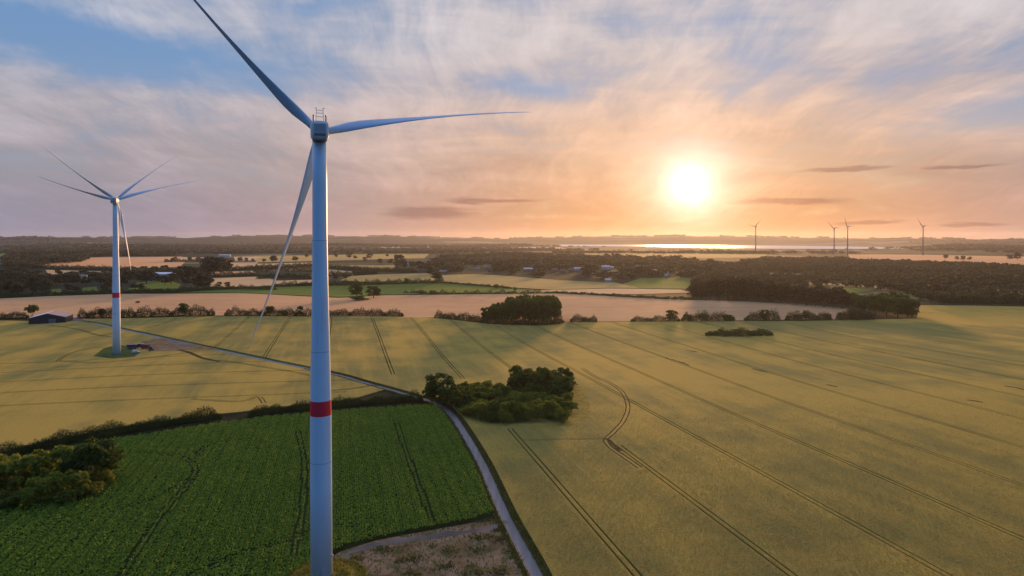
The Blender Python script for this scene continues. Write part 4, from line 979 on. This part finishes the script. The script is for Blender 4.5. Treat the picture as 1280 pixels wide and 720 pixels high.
# trees that fringe the near shore of the lake
X = np.concatenate([np.linspace((690 - 640) / F * 5200, (1180 - 640) / F * 5200, 330) + r6.normal(0, 15, 330)]); Y = 5150 + r6.normal(0, 60, 330) + 0 * X
Xl = X; k = (np.sin(X / 170) + np.sin(X / 61 + 1) + r6.normal(0, 0.5, 330)) > 0.1
blob_wood('woodland', 'fringe of trees along the near shore of the lake', (Xl[k], Y[k]), r6.uniform(3, 8, k.sum()), r6.uniform(16, 30, k.sum()), n=30, size=0.3)
X = (r6.uniform(690, 960, 500) - 640) / F * 3900; Y = 3900 + r6.normal(0, 60, 500)
blob_wood('woodland', 'thin line of trees between the far tan field and the lake', (X, Y), r6.uniform(8, 14, 500), r6.uniform(14, 22, 500), n=30, size=0.3)
# treeline along the crest of the hills
th = np.radians(np.linspace(-42, 42, 1500)) + r6.normal(0, 0.0004, 1500); R = 11850 + r6.normal(0, 60, 1500); clump = (np.sin(th * 90) + np.sin(th * 37 + 1) + 0.8 * np.sin(th * 210)) > -0.2
X = R * np.sin(th); Y = R * np.cos(th); X, Y = X[clump], Y[clump]
blob_wood('woodland', 'treeline along the crest of the far hills', (X, Y), r6.uniform(9, 22, len(X)), r6.uniform(26, 46, len(X)), n=26, size=0.34)

# ------------------------------------------------------------------ rough grass and the nearest wheat
def blades(name, X, Y, z0, h, w, mat, label, cat, lean=0.5):
    m = len(X); a = rng.random(m) * 6.283; ca, sa = np.cos(a), np.sin(a); hh = h * (0.6 + 0.8 * rng.random(m)); ww = w * (0.7 + 0.6 * rng.random(m))
    lx, ly = rng.normal(0, lean, m) * hh, rng.normal(0, lean, m) * hh; Z = hgt(X, Y) + z0
    V4 = np.stack([np.stack([X - ca * ww, Y - sa * ww, Z], -1), np.stack([X + ca * ww, Y + sa * ww, Z], -1), np.stack([X + ca * ww * 0.6 + lx, Y + sa * ww * 0.6 + ly, Z + hh], -1), np.stack([X - ca * ww * 0.6 + lx, Y - sa * ww * 0.6 + ly, Z + hh], -1)], 1)
    tag(obj(name, quads_mesh(name, V4.reshape(-1, 3), mat)), label, cat, kind='stuff')
leaf_mat('rough_grass', (0.06, 0.085, 0.020), (0.12, 0.11, 0.035), (0.24, 0.19, 0.06), trans=0.4)
def wheat_tuft(out):
    r = ISLAND(); n = noise(POS(), 0.05, 3, 0.6)
    surf(out, vmix(vmix((0.30, 0.225, 0.058), (0.50, 0.33, 0.085), n.smooth(0.35, 0.65)), (0.60, 0.41, 0.12), r * 0.6), 0.8, 0.1, trans=0.35)
material('wheat_stems', wheat_tuft)
RQ = resample(ROAD, 0.25); RQ = RQ[RQ[:, 1] < 470]; NQ = side(RQ)
for a, b, n_, lb in ((1.75, 4.4, 14000, 'rough grass along the wheat side of the farm road'), (-3.6, -1.75, 8000, 'rough grass along the maize side of the farm road')):
    k = rng.integers(0, len(RQ), n_); o_ = rng.uniform(a, b, n_); q = RQ[k] + NQ[k] * o_[:, None]
    blades('rough_grass', q[:, 0], q[:, 1], 0.05, 0.55, 0.13, 'rough_grass', lb, 'grass')
PLOT = [W2(622, 648), W2(648, 700), W2(662, 728), (1.5, 150), (-70, 150), (-62, 172)] + [W2(*p) for p in [(400, 708), (425, 690), (470, 676), (540, 663), (590, 654)]]
GW = resample(px_path([(634, 652), (618, 659), (590, 665), (550, 670), (505, 676), (465, 682), (440, 690), (428, 700), (420, 715)]), 1.0)
x = rng.uniform(-70, 5, 60000); y = rng.uniform(165, 222, 60000); k = in_poly(x, y, PLOT)
cc = np.column_stack([rng.uniform(-70, 5, 70), rng.uniform(165, 222, 70)]); cr = rng.uniform(0.8, 3.2, 70); inside = np.zeros(len(x))
for (a, b), c in zip(cc, cr): inside = np.maximum(inside, np.exp(-((x - a) ** 2 + (y - b) ** 2 * 1.5) / c ** 2))
k &= rng.random(len(x)) < 0.06 + 0.75 * inside ** 1.5
x, y = x[k], y[k]; k = np.array([np.hypot(GW[:, 0] - a, GW[:, 1] - b).min() > 1.7 for a, b in zip(x, y)])
blades('rough_grass', x[k], y[k], 0.08, 0.45, 0.16, 'rough_grass', 'dry weeds scattered over the bare plot beside the near tower', 'grass')
a_ = rng.uniform(0, 6.283, 7000); r_ = 11.8 * np.sqrt(rng.random(7000)); k = r_ > 3.8; x = BASE[0] + r_[k] * np.cos(a_[k]); y = BASE[1] + r_[k] * np.sin(a_[k])
leaf_mat('mound_blades', (0.20, 0.19, 0.03), (0.30, 0.25, 0.04), (0.36, 0.29, 0.06), trans=0.3)
t_ = 1 - r_[k] / 11.5
for lo, hi in ((0, 0.35), (0.35, 1.0)):
    kk = (t_ >= lo) & (t_ < hi); blades('mound_grass', x[kk], y[kk], 0.02 + 1.3 * math.sin((lo + hi) / 2 * math.pi / 2) ** 1.2 - 0.15, 0.5, 0.12, 'mound_blades', 'yellowish grass on the %s of the mound round the near tower' % ('edge' if lo == 0 else 'top'), 'grass')
LOOPS = [[(728, 462), (745, 473), (762, 480), (778, 492), (785, 510), (779, 528), (766, 543), (757, 552), (764, 562), (780, 573), (800, 587)], [(655, 552.5), (690, 551.5), (730, 551), (757, 550)]]
x = rng.uniform(-40, 400, 1000000); y = np.exp(rng.uniform(math.log(178), math.log(430), 1000000))
k = (rng.random(len(x)) < np.clip((1.15 - x / y) / 0.35, 0, 1)) & (rng.random(len(x)) < np.clip((430 - y) / 230, 0, 1) ** 1.2); x, y = x[k], y[k]
ex = np.interp(y, RP[RP[:, 1] < 420][:, 1], (RP + RN * 4.4)[RP[:, 1] < 420][:, 0]); k = (x > ex + 0.3) & ~((x > -62) & (x < 34) & (y > 326)); x, y = x[k], y[k]
c_ = x + 0.25 * y; k = np.ones(len(x), bool)
for c in TRAM:
    for s_ in (-1.05, 1.05): k &= np.abs(c_ - (c + s_ * 1.03)) > 0.62
for pts in LOOPS:
    P_ = resample(px_path(pts), 1.0); ix = np.where(k & (x > P_[:, 0].min() - 3) & (x < P_[:, 0].max() + 3) & (y > P_[:, 1].min() - 3) & (y < P_[:, 1].max() + 3))[0]
    d_ = ((x[ix, None] - P_[None, :, 0]) ** 2 + (y[ix, None] - P_[None, :, 1]) ** 2).min(1); k[ix[(d_ < 1.6 ** 2)]] = False
x, y = x[k][:165000], y[k][:165000]
blades('wheat_stems', x, y, 0.68, 0.24, 0.10, 'wheat_stems', 'standing ripe wheat covering the near part of the right field', 'wheat', lean=0.7)

# ------------------------------------------------------------------ buildings
def house(px, py, w, d, h, roof_h, rz, wall, roof, label, cat='house', chim=False, win=0, group=None, name='house'):
    g = G(px, py); t = empty(name, tuple(g), rz); tag(t, label, cat, group)
    bm = bmesh.new(); box(bm, (0, 0, h / 2 - 0.3), (w, d, h + 0.6))
    for s in (-1, 1):                                                   # gables
        x = s * (w / 2 - 0.06)
        vs = [bm.verts.new(p) for p in ((x - 0.05, -d / 2 + 0.02, h - 0.02), (x - 0.05, d / 2 - 0.02, h - 0.02), (x - 0.05, 0, h + roof_h - 0.1), (x + 0.05, -d / 2 + 0.02, h - 0.02), (x + 0.05, d / 2 - 0.02, h - 0.02), (x + 0.05, 0, h + roof_h - 0.1))]
        for f in ((0, 1, 2), (5, 4, 3), (0, 3, 4, 1), (1, 4, 5, 2), (2, 5, 3, 0)): bm.faces.new([vs[i] for i in f])
    bm_obj('wall', bm, wall, t)
    ov = 0.5; sl = math.atan2(roof_h, d / 2); Lr = math.hypot(roof_h, d / 2) + ov
    for s in (-1, 1):
        bm = bmesh.new(); box(bm, (0, 0, 0), (w + 2 * ov, Lr, 0.22))
        M = Matrix.Translation((0, s * (d / 4 + ov * 0.5 * math.cos(sl)), h + roof_h / 2 - ov * 0.5 * math.sin(sl) + 0.12)) @ Matrix.Rotation(-s * sl, 4, 'X')
        for v in bm.verts: v.co = M @ v.co
        rf = bm_obj('roof', bm, roof if isinstance(roof, str) else roof[0 if s < 0 else 1], t)
    if chim:
        bm = bmesh.new(); box(bm, (w * 0.25, 0, h + roof_h + 0.3), (0.9, 0.9, 1.8), bevel=0.05); bm_obj('chimney', bm, 'brick_wall', rf)
    for q in range(win):
        bm = bmesh.new(); box(bm, (-w / 2 + w * (q + 0.5) / win, -d / 2 - 0.02, h * 0.55), (min(1.4, w / win * 0.5), 0.12, h * 0.35)); bm_obj('window', bm, 'dark_glass', t)
    return t
bt = house(64.5, 402.6, 34, 33, 6.6, 4.4, RAD(-69), 'barn_boards', ('barn_sheeting', 'barn_sheeting_dim'), 'large dark boarded barn with pale sheet roof at the end of the road', 'barn', name='barn')
for q in range(18):
    yb = -15.6 + q * 1.835; hb = 6.5 + 4.4 * (1 - abs(yb) / 16.5) - 0.45
    bm = bmesh.new(); box(bm, (17.07 + 0.03 * (q % 3), yb, hb / 2), (0.16, 1.62, hb)); bm_obj('board', bm, 'barn_boards', bt)
    bm = bmesh.new(); box(bm, (-15.6 + q * 1.835, -16.57 - 0.03 * (q % 3), 3.2), (1.62, 0.16, 6.3)); bm_obj('board', bm, 'barn_boards', bt)
bm = bmesh.new(); box(bm, (17.3, 4.5, 2.6), (0.2, 6.5, 5.2)); bm_obj('door', bm, 'slate_roof', bt)
house(207, 345, 46, 18, 5, 4.0, RAD(4), 'white_render', 'barn_sheeting', 'long farm shed with pale blue roof among the left trees', 'farm shed', name='farm_shed')
house(104, 350, 15, 12, 9, 3, RAD(20), 'yellow_render', 'slate_roof', 'yellow walled house among the left trees', chim=True, win=2)
house(118, 350, 16, 10, 4, 3, RAD(0), 'white_render', 'slate_roof', 'low white house between the yellow house and the left turbine', chim=True, win=2)
house(281, 321, 56, 16, 8, 4, RAD(0), 'white_render', 'bright_roof', 'white shed beyond the small stubble field', 'farm shed', name='farm_shed')
house(508, 332, 26, 12, 6, 4, RAD(8), 'white_render', 'bright_roof', 'pale shed with a light roof behind the village trees', 'farm shed', name='farm_shed')
house(588, 336, 13, 10, 7, 4, RAD(10), 'yellow_render', 'tile_roof', 'cream house with tiled roof at the village centre', chim=True, win=3)
house(597, 336.5, 12, 9, 6, 4, RAD(70), 'white_render', 'tile_roof', 'gable-on white house right of the cream village house', chim=True, win=1)
house(608, 334, 12, 9, 6, 4, RAD(40), 'white_render', 'tile_roof', 'white village house set back among the trees', chim=True, win=1)
house(555, 342, 22, 12, 5, 4, RAD(4), 'brick_wall', 'slate_roof', 'low brick barn beside the lone tall tree', 'barn', name='barn')
house(660, 339, 24, 12, 6, 3.5, RAD(5), 'brick_wall', 'bright_roof', 'shed with a bright white roof at the field edge', 'farm shed', name='farm_shed')
house(693, 340, 15, 11, 5.5, 5, RAD(30), 'brick_wall', 'tile_roof', 'leftmost of the red roofed houses below the wood', chim=True, win=2)
house(704, 341, 14, 11, 5.5, 5, RAD(-10), 'brick_wall', 'tile_roof', 'second red roofed house below the wood', chim=True, win=2)
house(714, 340, 14, 11, 5.5, 5, RAD(10), 'brick_wall', 'tile_roof', 'third red roofed house below the wood', chim=True, win=2)
house(722, 338, 20, 11, 5, 4, RAD(0), 'white_render', 'bright_roof', 'house with pale roof right of the red roofs', chim=True, win=2)
house(757, 336.5, 22, 14, 7, 4, RAD(0), 'white_render', 'bright_roof', 'bright white shed below the lake, larger of the pair', 'farm shed', name='farm_shed')
house(765, 336.8, 9, 10, 6, 3, RAD(0), 'white_render', 'bright_roof', 'small bright white shed, right one of the pair', 'farm shed', name='farm_shed')
house(760, 352, 12, 9, 4, 3, RAD(0), 'white_render', 'bright_roof', 'pale hut at the end of the olive field', 'hut', name='hut')
house(448, 314, 30, 16, 9, 4, RAD(0), 'white_render', 'bright_roof', 'white shed far off, right of the near tower', 'farm shed', name='farm_shed')
house(535, 311, 14, 12, 18, 5, RAD(0), 'white_render', 'bright_roof', 'small tall white building on the far plain', 'building', name='tall_building')
house(326, 316, 40, 16, 8, 4, RAD(0), 'white_render', 'bright_roof', 'white shed far off, left of the near tower', 'farm shed', name='farm_shed')
house(10, 312, 36, 16, 8, 4, RAD(0), 'white_render', 'bright_roof', 'white shed on the far plain at the left edge', 'farm shed', name='farm_shed')
# white chapel with a pointed spire below the wood
g = G(834.5, 346); t = empty('chapel', tuple(g), RAD(15)); tag(t, 'white chapel with a pointed spire at the foot of the wood', 'chapel')
bm = bmesh.new(); box(bm, (-3.5, 0, 2), (7, 5, 4.6)); bm_obj('nave', bm, 'white_render', t)
bm = bmesh.new(); vs = [bm.verts.new(p) for p in ((-7.3, -2.8, 4.28), (0, -2.8, 4.28), (0, 2.8, 4.28), (-7.3, 2.8, 4.28), (-7.3, 0, 7), (0, 0, 7))]
for f in ((0, 1, 5, 4), (2, 3, 4, 5), (0, 4, 3), (1, 2, 5), (3, 2, 1, 0)): bm.faces.new([vs[i] for i in f])
bm_obj('roof', bm, 'bright_roof', t)
bm = bmesh.new(); box(bm, (1.6, 0, 3.5), (3.2, 3.2, 7.6)); bm_obj('tower', bm, 'white_render', t)
bm = bmesh.new(); lathe(bm, [(2.3, 7.28), (0.05, 13.0)], 4, (1.6, 0, 0), Matrix.Rotation(math.pi / 4, 4, 'Z')); bm_obj('spire', bm, 'bright_roof', t)

# ------------------------------------------------------------------ machines beside the left turbine
def wheels(t, xs, hw, r=0.5, w=0.3):
    for x in xs:
        for s in (-1, 1):
            bm = bmesh.new(); lathe(bm, [(r * 0.72, -w / 2), (r, -w / 2 + 0.04), (r, w / 2 - 0.04), (r * 0.72, w / 2)], 14, M=Matrix.Rotation(math.pi / 2, 4, 'X'), c=(x, s * hw, r))
            wh = bm_obj('wheel', bm, 'black_rubber', t)
            bm = bmesh.new(); lathe(bm, [(r * 0.5, -w / 2 - 0.02), (r * 0.5, w / 2 + 0.02)], 10, M=Matrix.Rotation(math.pi / 2, 4, 'X'), c=(x, s * hw, r)); bm_obj('rim', bm, 'grey_metal', wh)
def trailer(px, py, L, Wd, h, rz, label, cover='mauve_sheet'):
    g = G(px, py); g[2] += 0.60; t = empty('farm_trailer', tuple(g), rz); tag(t, label, 'trailer')
    bm = bmesh.new(); box(bm, (0, 0, 0.85), (L, Wd * 0.5, 0.25)); rod(bm, (L / 2, 0, 0.85), (L / 2 + 1.6, 0, 0.7), 0.08); bm_obj('chassis', bm, 'grey_metal', t)
    bm = bmesh.new(); vs = box(bm, (0, 0, 1.0 + h / 2), (L, Wd, h))
    for v in bm.verts:
        if v.co.z > 1.2: v.co.x *= 1.04; v.co.y *= 1.06
    b = bm_obj('body', bm, 'maroon_paint', t)
    for q in range(6):
        for s in (-1, 1):
            bm = bmesh.new(); box(bm, (-L / 2 + L * (q + 0.5) / 6, s * (Wd / 2 * 1.03 + 0.03), 1.0 + h / 2), (0.12, 0.1, h * 0.96)); bm_obj('rib', bm, 'maroon_paint', b)
    bm = bmesh.new(); box(bm, (0, 0, 1.0 + h + 0.14), (L * 1.05, Wd * 1.07, 0.3), bevel=0.1, top=0.9); bm_obj('cover', bm, cover, t)
    wheels(t, (-L * 0.28, -L * 0.28 + 1.15, L * 0.33), Wd * 0.5, 0.5, 0.35)
trailer(165.5, 436.5, 7.5, 2.6, 2.2, RAD(8), 'maroon farm trailer with a mauve cover next to the left turbine')
trailer(174, 435.5, 7.0, 2.6, 2.3, RAD(-4), 'middle maroon farm trailer with a pale mauve cover', 'mauve_sheet')
trailer(181.5, 437, 7.0, 2.6, 2.4, RAD(-14), 'maroon farm trailer nearest to the dark tractor', 'maroon_paint')
# tractor
g = G(189, 439); g[2] += 0.60; t = empty('tractor', tuple(g), RAD(-30)); tag(t, 'small dark tractor at the right end of the maroon trailers', 'tractor')
bm = bmesh.new(); box(bm, (1.1, 0, 1.25), (1.9, 0.85, 0.8), bevel=0.12); box(bm, (0.0, 0, 0.85), (3.2, 0.5, 0.4)); bm_obj('bonnet', bm, 'tractor_paint', t)
bm = bmesh.new(); box(bm, (-0.65, 0, 2.0), (1.5, 1.5, 1.5), bevel=0.1, top=0.88); cb = bm_obj('cab', bm, 'dark_glass', t)
bm = bmesh.new(); box(bm, (-0.65, 0, 2.82), (1.7, 1.65, 0.16), bevel=0.05); bm_obj('cab_roof', bm, 'tractor_paint', cb)
bm = bmesh.new(); rod(bm, (1.3, 0.3, 1.6), (1.3, 0.3, 2.6), 0.06); bm_obj('exhaust', bm, 'grey_metal', t)
wheels(t, (-0.9,), 0.95, 0.9, 0.5); wheels(t, (1.5,), 0.8, 0.6, 0.35)
# white van
g = G(170, 442); g[2] += 0.60; t = empty('van', tuple(g), RAD(6)); tag(t, 'white van parked in front of the maroon trailers at the left turbine', 'van')
bm = bmesh.new(); prof = [(-2.6, 0.4), (2.6, 0.4), (2.65, 1.0), (1.75, 1.25), (1.1, 2.05), (-2.5, 2.15), (-2.62, 1.2)]
a = [bm.verts.new((x, -0.95, z)) for x, z in prof]; b = [bm.verts.new((x, 0.95, z)) for x, z in prof]
bm.faces.new(a); bm.faces.new(b[::-1])
for i in range(len(prof)): bm.faces.new((a[i], b[i], b[(i + 1) % len(prof)], a[(i + 1) % len(prof)]))
bmesh.ops.recalc_face_normals(bm, faces=bm.faces[:]); bmesh.ops.bevel(bm, geom=bm.edges[:], offset=0.06, segments=2, affect='EDGES'); bm_obj('body', bm, 'white_paint', t)
bm = bmesh.new(); vs = [bm.verts.new(p) for p in ((1.74, -0.8, 1.33), (1.74, 0.8, 1.33), (1.2, 0.75, 1.98), (1.2, -0.75, 1.98))]; bm.faces.new(vs); r_ = bmesh.ops.extrude_face_region(bm, geom=bm.faces[:]); bmesh.ops.translate(bm, vec=(0.04, 0, 0.03), verts=[v for v in r_['geom'] if isinstance(v, bmesh.types.BMVert)]); bm_obj('windscreen', bm, 'dark_glass', t)
for s in (-1, 1):
    bm = bmesh.new(); box(bm, (0.75, s * 0.955, 1.6), (0.9, 0.03, 0.5)); bm_obj('side_window', bm, 'dark_glass', t)
    bm = bmesh.new(); box(bm, (2.64, s * 0.65, 0.85), (0.06, 0.3, 0.2)); bm_obj('headlight', bm, 'grey_metal', t)
wheels(t, (-1.7, 1.7), 0.9, 0.35, 0.22)

# ------------------------------------------------------------------ the evening haze over the plain
def haze_fn(out):
    p = V.T.nodes.new('ShaderNodeVolumePrincipled'); p.inputs['Color'].default_value = (0.84, 0.86, 0.96, 1); p.inputs['Density'].default_value = HAZE; p.inputs['Anisotropy'].default_value = 0.6
    V.T.links.new(p.outputs[0], out.inputs['Volume'])
HAZE = 1.8e-5
material('evening_haze', haze_fn)
bm = bmesh.new(); box(bm, (0, 0, 95), (27500, 27500, 210)); tag(bm_obj('haze', bm, 'evening_haze'), 'thin evening haze lying over the plain', 'haze', kind='stuff')
